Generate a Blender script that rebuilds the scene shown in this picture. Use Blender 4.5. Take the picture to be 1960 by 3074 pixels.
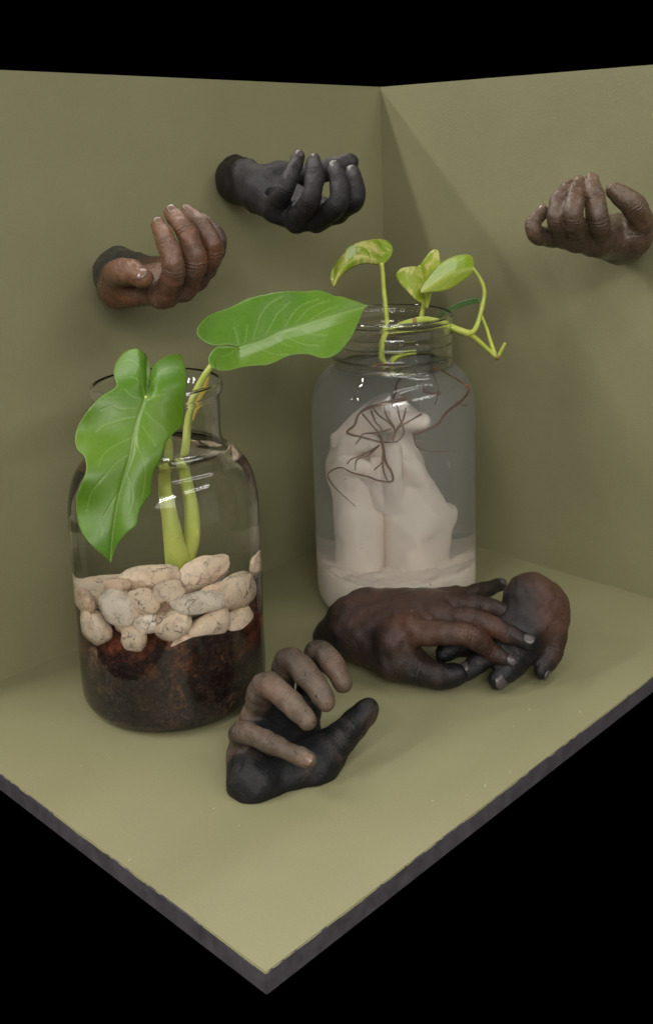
import bpy, bmesh, math, random
import numpy as np
from mathutils import Vector, geometry, noise as mnoise

for o in list(bpy.data.objects):
    bpy.data.objects.remove(o)
scene = bpy.context.scene
COL = scene.collection
random.seed(7)
RNG = np.random.default_rng(7)

# ------------------------------------------------------------------ camera
# fitted from the edges of the display box: principal point, focal length (px of the 1960x3074 photo), pose
YAW, PITCH, ROLL = 0.8036, 0.2033, -0.0279
CAM = np.array([-1.0736, -0.9576, 0.5392])
FPX, CX, CY = 3282.88, 1029.66, 1049.42
PW, PH = 1960.0, 3074.0
fw = np.array([math.cos(PITCH)*math.sin(YAW), math.cos(PITCH)*math.cos(YAW), -math.sin(PITCH)])
r0 = np.array([math.cos(YAW), -math.sin(YAW), 0.0])
u0 = np.cross(r0, fw)
rt = math.cos(ROLL)*r0 + math.sin(ROLL)*u0
up = -math.sin(ROLL)*r0 + math.cos(ROLL)*u0
cd = bpy.data.cameras.new('camera')
cam = bpy.data.objects.new('camera', cd)
COL.objects.link(cam)
from mathutils import Matrix
cam.matrix_world = Matrix(((rt[0], up[0], -fw[0], CAM[0]), (rt[1], up[1], -fw[1], CAM[1]), (rt[2], up[2], -fw[2], CAM[2]), (0, 0, 0, 1)))
cd.sensor_fit = 'VERTICAL'
cd.sensor_height = 36.0
cd.lens = 36.0*FPX/PH
cd.shift_x = (PW/2 - CX)/PH
cd.shift_y = (CY - PH/2)/PH
cd.clip_start = 0.05
cd.clip_end = 50
scene.camera = cam

# ------------------------------------------------------------------ world, lamps, exposure
w = bpy.data.worlds.new('World')
scene.world = w
w.use_nodes = True
w.node_tree.nodes['Background'].inputs[0].default_value = (0, 0, 0, 1)
w.node_tree.nodes['Background'].inputs[1].default_value = 0.0

def area(name, loc, target, sx, sy, power, color=(1, 0.95, 0.87), along=None):
    ld = bpy.data.lights.new(name, 'AREA')
    ld.shape = 'RECTANGLE'
    ld.size, ld.size_y = sx, sy
    ld.energy = power
    ld.color = color
    o = bpy.data.objects.new(name, ld)
    o.location = loc
    d = Vector(target) - Vector(loc)
    o.rotation_euler = d.to_track_quat('-Z', 'Y').to_euler()
    COL.objects.link(o)
    return o

# rows of fluorescent tubes on the ceiling, running along the left wall's direction
LC = (1.0, 0.975, 0.935)
TUBE_W = 8.6
TUBE_Z = 1.36
for ry, k in ((0.50, 2.3), (-0.80, 0.75), (-1.90, 2.2)):
    for rx, kx in ((-1.75, 1.35), (-0.15, 0.65)):
        for s in ((-0.2, 0.2) if ry > 0 else (-0.1, 0.1)):
            area('ceiling_tube', (rx, ry + s, TUBE_Z), (rx, ry + s, 0), 1.2, 0.05, TUBE_W*k*kx/2, LC)
# light returned by the pale ceiling and the room on the visitor's side
area('ceiling_bounce', (-0.8, -0.9, 1.9), (-0.8, -0.9, 0), 4.0, 4.0, 3.0, LC)
area('room_bounce', (-2.3, -2.2, 1.40), (-0.2, -0.2, 0.3), 2.0, 1.0, 23.0, LC)
# the pale walls of the lit room, metres away on the two open sides of the box
area('room_wall', (-4.2, -0.6, 0.7), (0, -0.4, 0.4), 5.0, 2.6, 6.0, LC)
area('room_wall', (-0.6, -4.2, 0.7), (-0.4, 0, 0.4), 5.0, 2.6, 14.0, LC)

scene.view_settings.view_transform = 'Standard'
scene.view_settings.look = 'None'
scene.view_settings.exposure = 0.16
scene.view_settings.gamma = 1.0
scene.view_settings.use_curve_mapping = False
cy = scene.cycles
cy.max_bounces = 16
cy.transmission_bounces = 14
cy.glossy_bounces = 6
cy.diffuse_bounces = 5
cy.transparent_max_bounces = 16
cy.volume_bounces = 2
cy.caustics_reflective = False
cy.caustics_refractive = True
cy.blur_glossy = 0.3
cy.sample_clamp_indirect = 30.0
cy.use_denoising = True

# ------------------------------------------------------------------ measuring helpers
K = 1960.0/1535.0          # measured on a 1535 px wide view of the photo

def ray(u, v):
    return fw + rt*(u*K - CX)/FPX - up*(v*K - CY)/FPX

def PD(u, v, d):
    """point seen at (u, v) at depth d metres along the lens axis"""
    return CAM + ray(u, v)*d

def PZ(u, v, z):
    d = ray(u, v)
    return CAM + d*((z - CAM[2])/d[2])

def PROJ(P):
    d = np.asarray(P) - CAM
    z = d @ fw
    return (CX + FPX*(d @ rt)/z)/K, (CY - FPX*(d @ up)/z)/K

# ------------------------------------------------------------------ object helpers
def tag(o, label=None, cat=None, group=None, kind=None):
    if label: o['label'] = label
    if cat: o['category'] = cat
    if group: o['group'] = group
    if kind: o['kind'] = kind
    return o

def link(name, me, mat=None, parent=None):
    o = bpy.data.objects.new(name, me)
    COL.objects.link(o)
    if mat is not None:
        if isinstance(mat, (list, tuple)):
            for m in mat: me.materials.append(m)
        else:
            me.materials.append(mat)
    if parent is not None:
        o.parent = parent
    return o

def mesh_from(verts, faces, smooth=True):
    me = bpy.data.meshes.new('mesh')
    me.from_pydata([tuple(v) for v in verts], [], [tuple(f) for f in faces])
    me.update()
    if smooth:
        me.polygons.foreach_set('use_smooth', [True]*len(me.polygons))
    return me

def fast_mesh(V, Q, attrs=None):
    me = bpy.data.meshes.new('mesh')
    nv, nq = len(V), len(Q)
    me.vertices.add(nv)
    me.vertices.foreach_set('co', np.ascontiguousarray(V, dtype=np.float32).ravel())
    me.loops.add(nq*4)
    me.loops.foreach_set('vertex_index', np.ascontiguousarray(Q, dtype=np.int32).ravel())
    me.polygons.add(nq)
    me.polygons.foreach_set('loop_start', np.arange(0, nq*4, 4, dtype=np.int32))
    me.polygons.foreach_set('loop_total', np.full(nq, 4, dtype=np.int32))
    me.polygons.foreach_set('use_smooth', np.ones(nq, dtype=bool))
    me.update(calc_edges=True)
    me.validate()
    for k, a in (attrs or {}).items():
        at = me.attributes.new(k, 'FLOAT', 'POINT')
        at.data.foreach_set('value', np.ascontiguousarray(a, dtype=np.float32))
    return me

def recentre(o, base):
    """move the origin to the thing's base, geometry stays put"""
    b = Vector(base)
    o.data.transform(Matrix.Translation(-b))
    o.location = b

def catmull(pts, n=8):
    P = np.asarray(pts, float)
    if len(P) < 3:
        t = np.linspace(0, 1, n + 1)[:, None]
        return P[0]*(1 - t) + P[-1]*t
    Q = np.vstack([2*P[0] - P[1], P, 2*P[-1] - P[-2]])
    out = []
    for i in range(1, len(Q) - 2):
        p0, p1, p2, p3 = Q[i-1], Q[i], Q[i+1], Q[i+2]
        for k in range(n):
            t = k/n
            out.append(0.5*((2*p1) + (-p0 + p2)*t + (2*p0 - 5*p1 + 4*p2 - p3)*t*t + (-p0 + 3*p1 - 3*p2 + p3)*t**3))
    out.append(Q[-2])
    return np.array(out)

def tube_geo(pts, radii, n=8, seg=8, flat=1.0, wob=0.0):
    """smooth tube through pts; radii one per pt; closed round ends"""
    R = np.asarray(radii, float).reshape(-1, 1)
    full = catmull(np.hstack([np.asarray(pts, float), R]), n)
    C, R = full[:, :3], np.maximum(full[:, 3], 1e-4)
    T = np.gradient(C, axis=0)
    T /= np.linalg.norm(T, axis=1)[:, None] + 1e-12
    ref = np.array([0, 0, 1.0]) if abs(T[0][2]) < 0.9 else np.array([1.0, 0, 0])
    Nn = ref - T[0]*(ref @ T[0]); Nn /= np.linalg.norm(Nn)
    V, F = [], []
    for i in range(len(C)):
        Nn = Nn - T[i]*(Nn @ T[i]); Nn /= np.linalg.norm(Nn)
        B = np.cross(T[i], Nn)
        rr = R[i]
        if wob: rr *= 1 + wob*mnoise.noise(Vector(C[i]*220))
        for k in range(seg):
            a = 2*math.pi*k/seg
            V.append(C[i] + rr*(math.cos(a)*Nn*flat + math.sin(a)*B))
    m = len(C)
    for i in range(m - 1):
        for k in range(seg):
            F.append((i*seg + k, i*seg + (k+1) % seg, (i+1)*seg + (k+1) % seg, (i+1)*seg + k))
    V.append(C[0] - T[0]*R[0]*0.6); V.append(C[-1] + T[-1]*R[-1]*0.6)
    a, b = len(V) - 2, len(V) - 1
    for k in range(seg):
        F.append((a, (k+1) % seg, k))
        F.append((b, (m-1)*seg + k, (m-1)*seg + (k+1) % seg))
    return V, F

def tube(name, pts, radii, mat, parent=None, n=8, seg=8, flat=1.0, wob=0.0):
    if np.isscalar(radii): radii = [radii]*len(pts)
    V, F = tube_geo(pts, radii, n, seg, flat, wob)
    return link(name, mesh_from(V, F), mat, parent)

def lathe(profile, seg=96):
    """closed lathe of (r, z) points; r=0 allowed at both ends"""
    V, F, rows = [], [], []
    for r, z in profile:
        if r < 1e-6:
            rows.append([len(V)]); V.append((0, 0, z))
        else:
            rows.append(list(range(len(V), len(V) + seg)))
            for k in range(seg):
                a = 2*math.pi*k/seg
                V.append((r*math.cos(a), r*math.sin(a), z))
    for A, B in zip(rows[:-1], rows[1:]):
        for k in range(seg):
            k2 = (k + 1) % seg
            if len(A) == 1 and len(B) == 1: continue
            if len(A) == 1: F.append((A[0], B[k2], B[k]))
            elif len(B) == 1: F.append((A[k], A[k2], B[0]))
            else: F.append((A[k], A[k2], B[k2], B[k]))
    return V, F

def smooth_profile(pts, n=6):
    return [tuple(p) for p in catmull(np.array(pts, float), n)]

# ------------------------------------------------------------------ material helpers
class NT:
    def __init__(self, name):
        self.m = bpy.data.materials.new(name)
        self.m.use_nodes = True
        self.t = self.m.node_tree
        self.t.nodes.clear()
        self.out = self.t.nodes.new('ShaderNodeOutputMaterial')
    def n(self, typ, **kw):
        nd = self.t.nodes.new(typ)
        for k, v in kw.items():
            if k == 'inp':
                for i, x in v.items(): 
                    nd.inputs[i].default_value = x
            else: setattr(nd, k, v)
        return nd
    def l(self, a, b): self.t.links.new(a, b)
    def coords(self): return self.n('ShaderNodeTexCoord').outputs['Object']
    def geo(self): return self.n('ShaderNodeNewGeometry').outputs['Position']
    def noise(self, vec, scale, detail=4, rough=0.6, dist=0.0):
        nd = self.n('ShaderNodeTexNoise', inp={'Scale': scale, 'Detail': detail, 'Roughness': rough, 'Distortion': dist})
        self.l(vec, nd.inputs['Vector'])
        return nd.outputs['Fac']
    def ramp(self, fac, stops, interp='LINEAR'):
        nd = self.n('ShaderNodeValToRGB')
        cr = nd.color_ramp
        cr.interpolation = interp
        while len(cr.elements) < len(stops): cr.elements.new(0.5)
        for e, (p, c) in zip(cr.elements, stops):
            e.position = p
            e.color = (c, c, c, 1) if np.isscalar(c) else (*c, 1)
        self.l(fac, nd.inputs[0])
        return nd.outputs[0]
    def mix(self, fac, a, b, blend='MIX'):
        nd = self.n('ShaderNodeMix', data_type='RGBA', blend_type=blend)
        for s, x in ((0, fac), (6, a), (7, b)):
            if isinstance(x, bpy.types.NodeSocket): self.l(x, nd.inputs[s])
            elif np.isscalar(x): nd.inputs[s].default_value = x if s == 0 else (x, x, x, 1)
            else: nd.inputs[s].default_value = (*x, 1)
        return nd.outputs[2]
    def math(self, op, a, b=0.0, clamp=False):
        nd = self.n('ShaderNodeMath', operation=op, use_clamp=clamp)
        for s, x in ((0, a), (1, b)):
            if isinstance(x, bpy.types.NodeSocket): self.l(x, nd.inputs[s])
            else: nd.inputs[s].default_value = x
        return nd.outputs[0]
    def attr(self, name): return self.n('ShaderNodeAttribute', attribute_name=name).outputs['Fac']
    def bump(self, h, strength, dist, normal=None):
        nd = self.n('ShaderNodeBump', inp={'Strength': strength, 'Distance': dist})
        self.l(h, nd.inputs['Height'])
        if normal is not None: self.l(normal, nd.inputs['Normal'])
        return nd.outputs[0]
    def bsdf(self, color, rough, normal=None, spec=0.5, **kw):
        p = self.n('ShaderNodeBsdfPrincipled')
        for key, x in (('Base Color', color), ('Roughness', rough)):
            if isinstance(x, bpy.types.NodeSocket): self.l(x, p.inputs[key])
            elif np.isscalar(x): p.inputs[key].default_value = x
            else: p.inputs[key].default_value = (*x, 1)
        p.inputs['Specular IOR Level'].default_value = spec
        for k, x in kw.items(): p.inputs[k].default_value = x
        if normal is not None: self.l(normal, p.inputs['Normal'])
        self.l(p.outputs[0], self.out.inputs[0])
        return p

OLIVE = (0.226, 0.214, 0.115)

def paint_mat(name, tint=1.0):
    t = NT(name)
    v = t.geo()
    big = t.ramp(t.noise(v, 5.0, 3), [(0.3, 0.93), (0.7, 1.05)])
    fine = t.ramp(t.noise(v, 420.0, 3), [(0.25, 0.94), (0.75, 1.06)])
    c = t.mix(1.0, tuple(x*tint for x in OLIVE), big, 'MULTIPLY')
    c = t.mix(1.0, c, fine, 'MULTIPLY')
    mp = t.n('ShaderNodeMapping'); mp.inputs['Scale'].default_value = (1, 1, 0.12); t.l(v, mp.inputs[0])
    c = t.mix(1.0, c, t.ramp(t.noise(mp.outputs[0], 55.0, 4, 0.6), [(0.3, 0.992), (0.7, 1.008)]), 'MULTIPLY')
    scf = t.ramp(t.noise(mp.outputs[0], 130.0, 5, 0.7), [(0.70, 0.0), (0.80, 1.0)])
    c = t.mix(t.math('MULTIPLY', scf, 0.05), c, (0.36, 0.34, 0.25))
    sp = t.ramp(t.noise(v, 210.0, 2, 0.5), [(0.765, 0.0), (0.79, 1.0)])
    c = t.mix(t.math('MULTIPLY', sp, 0.5), c, (0.40, 0.37, 0.26))
    rollr = t.noise(v, 300.0, 4, 0.7)
    b = t.bump(rollr, 0.35, 0.0007)
    b = t.bump(t.noise(v, 14.0, 3, 0.5), 0.25, 0.004, b)
    ro = t.ramp(t.noise(v, 9.0, 4), [(0.3, 0.40), (0.7, 0.52)])
    t.bsdf(c, ro, b, 0.45)
    return t.m

def board_mat():
    """painted top, charcoal edge with a ragged paint line"""
    t = NT('painted board')
    v = t.geo()
    sep = t.n('ShaderNodeSeparateXYZ'); t.l(v, sep.inputs[0])
    big = t.ramp(t.noise(v, 5.0, 3), [(0.3, 0.94), (0.7, 1.05)])
    fine = t.ramp(t.noise(v, 420.0, 3), [(0.25, 0.95), (0.75, 1.05)])
    c = t.mix(1.0, t.mix(1.0, tuple(x*1.04 for x in OLIVE), big, 'MULTIPLY'), fine, 'MULTIPLY')
    edge = t.mix(t.ramp(t.noise(v, 60.0, 6, 0.7), [(0.35, 0.0), (0.65, 1.0)]), (0.052, 0.046, 0.052), (0.088, 0.080, 0.090))
    n1 = t.noise(v, 42.0, 5, 0.7)
    n2 = t.noise(v, 9.0, 2, 0.5)
    th = t.math('ADD', t.math('MULTIPLY', n1, 0.0062), t.math('MULTIPLY', n2, 0.0040))
    h = t.math('ADD', sep.outputs[2], t.math('SUBTRACT', th, 0.0042))
    f = t.math('MAXIMUM', t.math('GREATER_THAN', h, 0.0), t.math('GREATER_THAN', sep.outputs[2], -0.0004))
    col = t.mix(f, edge, c)
    b = t.bump(t.noise(v, 300.0, 4, 0.7), 0.25, 0.0006)
    ro = t.ramp(t.noise(v, 9.0, 4), [(0.3, 0.40), (0.7, 0.52)])
    t.bsdf(col, ro, b, 0.45)
    return t.m

def hand_mat(name, dark, light, rust, rust_lo=0.5, rust_hi=0.72, rough=0.42, spec=0.5, mott=0.85):
    t = NT(name)
    v = t.coords()
    tone = t.attr('tone')
    n = t.noise(v, 26.0, 6, 0.65, 0.4)
    tn = t.math('ADD', tone, t.math('MULTIPLY', t.math('SUBTRACT', n, 0.58), mott), clamp=True)
    c = t.mix(tn, dark, light)
    rf = t.ramp(t.noise(v, 19.0, 5, 0.6, 0.6), [(rust_lo, 0.0), (rust_hi, 1.0)])
    c = t.mix(t.math('MULTIPLY', rf, t.math('MULTIPLY', t.math('MINIMUM', t.math('MULTIPLY', tn, 2.5), 1.0), 0.85)), c, rust)
    vor = t.n('ShaderNodeTexVoronoi', feature='DISTANCE_TO_EDGE', inp={'Scale': 70.0})
    t.l(v, vor.inputs['Vector'])
    pits = t.ramp(t.noise(v, 240.0, 3, 0.6), [(0.27, 0.0), (0.36, 1.0)])
    c = t.mix(t.ramp(pits, [(0.0, 1.0), (1.0, 0.0)]), c, tuple(x*0.35 for x in dark))
    fine = t.ramp(t.noise(v, 160.0, 5, 0.7), [(0.3, 0.75), (0.75, 1.25)])
    c = t.mix(1.0, c, fine, 'MULTIPLY')
    c = t.mix(t.math('MULTIPLY', t.attr('fold'), 0.34), c, tuple(x*0.5 for x in dark))
    h1 = t.math('SUBTRACT', t.noise(v, 130.0, 6, 0.72), t.math('MULTIPLY', t.attr('fold'), 0.35))
    b = t.bump(h1, 0.7, 0.0022)
    b = t.bump(pits, 0.5, 0.0006, b)
    cr = t.ramp(vor.outputs['Distance'], [(0.0, 0.0), (0.03, 1.0)])
    msk = t.ramp(t.noise(v, 30.0, 2), [(0.5, 0.0), (0.6, 1.0)])
    b = t.bump(t.math('MAXIMUM', cr, t.math('SUBTRACT', 1.0, msk)), 0.35, 0.0005, b)
    ro = t.ramp(t.noise(v, 60.0, 4), [(0.3, rough - 0.08), (0.7, rough + 0.14)])
    t.bsdf(c, ro, b, spec)
    return t.m

def glass_mat(name, color=(0.997, 1.0, 0.995), ior=1.46):
    t = NT(name)
    g = t.n('ShaderNodeBsdfGlass', inp={'Color': (*color, 1), 'Roughness': 0.0, 'IOR': ior})
    t.l(g.outputs[0], t.out.inputs[0])
    return t.m

# ------------------------------------------------------------------ the display box
M_WALL = paint_mat('olive wall paint')
M_BOARD = board_mat()
A, B = 0.6736, 0.4864

def prism(name, quad, lo, hi_list, mat, kind='structure'):
    pass

def box_mesh(x0, x1, y0, y1, z0, z1, div=1):
    V = [(x, y, z) for z in (z0, z1) for y in (y0, y1) for x in (x0, x1)]
    F = [(0, 2, 3, 1), (4, 5, 7, 6), (0, 1, 5, 4), (2, 6, 7, 3), (0, 4, 6, 2), (1, 3, 7, 5)]
    return V, F

V, F = box_mesh(-A, 0.012, -B, 0.012, -0.0172, 0.0)
me = mesh_from(V, F, False)
bm = bmesh.new(); bm.from_mesh(me)
bmesh.ops.bevel(bm, geom=[e for e in bm.edges], offset=0.0007, segments=2, affect='EDGES')
bm.to_mesh(me); bm.free()
tag(link('floor', me, M_BOARD), kind='structure')

V, F = box_mesh(-A, 0.0, 0.0, 0.012, -0.0008, 0.5845)
V = [(x, y, z + (0.0165*(-x/A) if z > 0.5 else 0)) for x, y, z in V]
tag(link('wall_left', mesh_from(V, F, False), M_WALL), kind='structure')
V, F = box_mesh(0.0, 0.012, -B, 0.0125, -0.0008, 0.5843)
V = [(x + 0.0002, y, z + (0.0085*(-y/B) if z > 0.5 else 0)) for x, y, z in V]
tag(link('wall_right', mesh_from(V, F, False), M_WALL), kind='structure')

def bead(parent, a, b, r=0.0009):
    a, b = np.array(a), np.array(b)
    L = np.linalg.norm(b - a)
    n = int(L/0.004)
    pts, rad = [], []
    for i in range(n + 1):
        q = a + (b - a)*i/n
        pts.append(q)
        rad.append(r*(0.45 + 1.1*max(0, mnoise.noise(Vector(q*90)) + 0.35)))
    V, F = tube_geo(pts, rad, 1, 6)
    return link('paint_bead', mesh_from(V, F), M_WALL, parent)
bead(bpy.data.objects['wall_left'], (-0.0004, -0.0004, 0.003), (-0.0004, -0.0004, 0.582))
bead(bpy.data.objects['floor'], (-A + 0.004, -0.0003, 0.0003), (-0.002, -0.0003, 0.0003), 0.0007)
bead(bpy.data.objects['floor'], (-0.0002, -B + 0.004, 0.0003), (-0.0002, -0.002, 0.0003), 0.0007)

# ------------------------------------------------------------------ implicit surfaces for the cast hands
def seg_dist(P, a, b, ra, rb):
    ba = b - a
    L2 = float(ba @ ba) + 1e-12
    pa = P - a.astype(np.float32)
    t = np.clip((pa @ ba.astype(np.float32))/L2, 0, 1)
    d = pa - t[..., None]*ba.astype(np.float32)
    return np.sqrt(np.einsum('...i,...i->...', d, d)) - (ra + (rb - ra)*t)

def smin(a, b, k):
    h = np.clip(0.5 + 0.5*(b - a)/k, 0, 1)
    return b + (a - b)*h - k*h*(1 - h)

class Grid:
    def __init__(self, lo, hi, h):
        self.lo, self.h = np.asarray(lo, float), h
        self.n = np.maximum(np.ceil((np.asarray(hi) - lo)/h).astype(int) + 1, 4)
    def big(self): return np.full(self.n, 0.03, np.float32)
    def add(self, f, prim, k):
        a, b, ra, rb = prim
        m = max(ra, rb) + 0.028
        i0 = np.clip(np.floor((np.minimum(a, b) - m - self.lo)/self.h).astype(int), 0, self.n - 1)
        i1 = np.clip(np.ceil((np.maximum(a, b) + m - self.lo)/self.h).astype(int) + 1, 1, self.n)
        if np.any(i1 <= i0): return
        ax = [(self.lo[j] + self.h*np.arange(i0[j], i1[j])).astype(np.float32) for j in range(3)]
        P = np.stack(np.meshgrid(*ax, indexing='ij'), -1)
        d = seg_dist(P, a, b, ra, rb)
        s = tuple(slice(i0[j], i1[j]) for j in range(3))
        f[s] = smin(f[s], d, k)
    def pts(self):
        ax = [(self.lo[j] + self.h*np.arange(self.n[j])).astype(np.float32) for j in range(3)]
        return np.meshgrid(*ax, indexing='ij')

def surface_nets(f, lo, h):
    nx, ny, nz = f.shape
    s = f < 0
    c = [s[i:nx-1+i, j:ny-1+j, k:nz-1+k] for i in (0, 1) for j in (0, 1) for k in (0, 1)]
    cnt = sum(x.astype(np.int8) for x in c)
    cells = np.argwhere((cnt > 0) & (cnt < 8))
    idx = np.full((nx-1, ny-1, nz-1), -1, np.int32)
    idx[tuple(cells.T)] = np.arange(len(cells))
    corner = np.array([(i, j, k) for i in (0, 1) for j in (0, 1) for k in (0, 1)])
    vals = np.stack([f[tuple((cells + o).T)] for o in corner], 1)
    acc = np.zeros((len(cells), 3)); num = np.zeros(len(cells))
    for a in range(8):
        for b in range(a + 1, 8):
            if np.abs(corner[a] - corner[b]).sum() != 1: continue
            m = (vals[:, a] < 0) != (vals[:, b] < 0)
            t = np.where(m, vals[:, a]/np.where(m, vals[:, a] - vals[:, b], 1), 0)
            p = corner[a] + t[:, None]*(corner[b] - corner[a])
            acc[m] += p[m]; num[m] += 1
    V = lo + h*(cells + acc/num[:, None])
    Q = []
    for ax in range(3):
        sl0 = [slice(None)]*3; sl1 = [slice(None)]*3
        sl0[ax] = slice(0, -1); sl1[ax] = slice(1, None)
        a, b = s[tuple(sl0)], s[tuple(sl1)]
        e = np.argwhere(a != b)
        o1, o2 = [i for i in range(3) if i != ax]
        ok = (e[:, o1] > 0) & (e[:, o2] > 0) & (e[:, o1] < f.shape[o1]-1) & (e[:, o2] < f.shape[o2]-1)
        e = e[ok]
        ins = s[tuple(e.T)]
        d1 = np.zeros(3, int); d1[o1] = 1
        d2 = np.zeros(3, int); d2[o2] = 1
        q = np.stack([idx[tuple((e - d1 - d2).T)], idx[tuple((e - d2).T)], idx[tuple(e.T)], idx[tuple((e - d1).T)]], 1)
        flip = ins if ax != 1 else ~ins
        q[~flip] = q[~flip][:, ::-1]
        Q.append(q)
    return V, np.vstack(Q)

def nail_mesh(dip, tip, r, dorsal, wid=0.86, length=1.25):
    ax = tip - dip; ax /= np.linalg.norm(ax)
    dz = dorsal - ax*(dorsal @ ax); dz /= np.linalg.norm(dz)
    sd = np.cross(ax, dz)
    n, m = 7, 8
    V, F = [], []
    for lay, off in ((0, 0.0007), (1, -0.0007)):
        for i in range(m):
            t = i/(m - 1)
            wd = wid*(1 - abs(2*t - 1)**3.2*0.55)
            for j in range(n):
                s = 2*j/(n - 1) - 1
                th = s*wd*0.95
                tt = t + 0.10*(1 - s*s)*(1 if t > 0.5 else -1)
                x = -0.55*r + tt*length*r
                drop = max(0.0, x - 0.15*r)**2/(2.3*r)
                rr = r + off - 0.0001
                V.append(tip + ax*x + rr*(math.cos(th)*dz*(1) + math.sin(th)*sd) - dz*drop)
    for lay in (0, 1):
        for i in range(m - 1):
            for j in range(n - 1):
                q = [lay*n*m + i*n + j, lay*n*m + i*n + j + 1, lay*n*m + (i+1)*n + j + 1, lay*n*m + (i+1)*n + j]
                F.append(q if lay == 1 else q[::-1])
    rim = [j for j in range(n)] + [i*n + n - 1 for i in range(1, m)] + [(m-1)*n + j for j in range(n-2, -1, -1)] + [i*n for i in range(m-2, 0, -1)]
    for a, b in zip(rim, rim[1:] + rim[:1]):
        F.append((a, b, b + n*m, a + n*m))
    return mesh_from(V, F)

def build_hand(name, palm, fingers, mat, nail, h=0.0011, kp=0.012, kf=0.007, clips=(), carve=(), tones=None,
               palm_tone=0.3, warp=0.0006, parent=None, seam=0.0011, extra=()):
    """palm: list of (a, b, ra, rb); fingers: list of dict(pts, r, tone, nail, dorsal)"""
    prims = list(palm)
    allp = [q for a, b, ra, rb in palm for q in (a - ra, a + ra, b - rb, b + rb)]
    for f in fingers:
        for q, r in zip(f['pts'], f['r']): allp += [q - r, q + r]
    lo, hi = np.min(allp, 0) - 0.004, np.max(allp, 0) + 0.004
    G = Grid(lo, hi, h)
    fp = G.big()
    for pr in palm: G.add(fp, pr, kp)
    out = fp.copy()
    chains = []
    for f in fingers:
        ff = G.big()
        pts, rr = f['pts'], f['r']
        pr = []
        sub = catmull(np.hstack([np.array(pts), np.array(rr)[:, None]]), 4)
        for i in range(len(sub) - 1):
            ph_ = math.cos(2*math.pi*(i % 4)/4.0)
            ph2 = math.cos(2*math.pi*((i + 1) % 4)/4.0)
            pr.append((sub[i, :3], sub[i+1, :3], sub[i, 3]*(0.978 + 0.022*ph_), sub[i+1, 3]*(0.978 + 0.022*ph2)))
        for x in pr: G.add(ff, x, 0.0022)
        chains.append((pr, f.get('tone', palm_tone)))
        out = smin(out, smin(fp, ff, f.get('k', kf)), seam)
    X, Y, Z = G.pts()
    if warp:
        out += warp*(np.sin(X*170 + 3*np.sin(Y*90)) * np.sin(Y*150 + 2*np.sin(Z*110)) + 0.8*np.sin(Z*230 + X*90)*np.sin(X*260 - Y*140))
    # skin folds across the joints
    for f in fingers:
        pts, rr = f['pts'], f['r']
        for i in range(1, len(pts) - 1):
            d = pts[i+1] - pts[i-1]; d = d/np.linalg.norm(d)
            j = pts[i]
            dist2 = (X - j[0])**2 + (Y - j[1])**2 + (Z - j[2])**2
            s = (X - j[0])*d[0] + (Y - j[1])*d[1] + (Z - j[2])*d[2]
            wgt = np.exp(-dist2/(1.5*rr[i])**2*1.2)
            out += (0.0012*wgt*(np.exp(-((s)/0.0011)**2) + 0.7*np.exp(-((s - 0.0036)/0.001)**2) + 0.7*np.exp(-((s + 0.0034)/0.001)**2))).astype(np.float32)
    for c, r in carve:
        d = np.sqrt((X - c[0])**2 + (Y - c[1])**2 + (Z - c[2])**2) - r
        out = np.maximum(out, -d.astype(np.float32))
    for p0, nn in clips:
        out = np.maximum(out, ((X - p0[0])*nn[0] + (Y - p0[1])*nn[1] + (Z - p0[2])*nn[2]).astype(np.float32))
    V, Q = surface_nets(out, G.lo, h)
    # patina: where the casting is rubbed light (fingers) or dark (palm)
    Vf = V.astype(np.float32)
    W = np.zeros(len(V)); T = np.zeros(len(V))
    dp = np.min([seg_dist(Vf, *x) for x in palm], 0)
    wq = np.exp(-np.maximum(dp, 0)/0.004); W += wq; T += wq*palm_tone
    for pr, tone in chains:
        d = [seg_dist(Vf, *x) for x in pr]
        tt = tone if np.iterable(tone) else (tone, tone)
        for i, di in enumerate(d):
            wi = np.exp(-np.maximum(di, 0)/0.0025)
            W += wi; T += wi*(tt[0] + (tt[1] - tt[0])*i/(len(d) - 1))
    for c, r, tone in extra:
        wi = 4*np.exp(-(np.linalg.norm(V - c, axis=1)/r)**2.5); W += wi; T += wi*tone
    fold = np.zeros(len(V))
    for f in fingers:
        pts, rr = f['pts'], f['r']
        for i in range(1, len(pts) - 1):
            d = pts[i+1] - pts[i-1]; d = d/np.linalg.norm(d)
            q = V - pts[i]
            s_ = q @ d + 0.0008*np.sin(q[:, 0]*700 + q[:, 2]*500)
            wg = np.exp(-(np.linalg.norm(q, axis=1)/(1.35*rr[i]))**4)
            fold += wg*(np.exp(-(s_/0.0006)**2) + 0.7*np.exp(-((s_ - 0.0030)/0.0005)**2) + 0.7*np.exp(-((s_ + 0.0028)/0.0005)**2) + 0.4*np.exp(-((s_ + 0.0058)/0.0005)**2))
    base = np.array([V[:, 0].mean(), V[:, 1].mean(), V[:, 2].min()])
    me = fast_mesh(V - base, Q, {'tone': T/(W + 1e-9), 'fold': np.clip(fold, 0, 1)})
    o = link(name, me, mat, parent)
    o.location = base
    for f in fingers:
        if not f.get('nail', True): continue
        pts, rr = f['pts'], f['r']
        a, b, c = pts[-3], pts[-2], pts[-1]
        if f.get('dorsal') is not None: dz = np.asarray(f['dorsal'], float)
        else:
            d1 = (b - a)/np.linalg.norm(b - a); d2 = (c - b)/np.linalg.norm(c - b)
            dz = d1 - d2
        nm = nail_mesh(b - base, c - base, rr[-1], dz)
        link('fingernail', nm, nail, o)
    return o

def V3(fn, z, pts):
    return [fn(*z(x, y), d) for x, y, d in pts]

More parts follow.
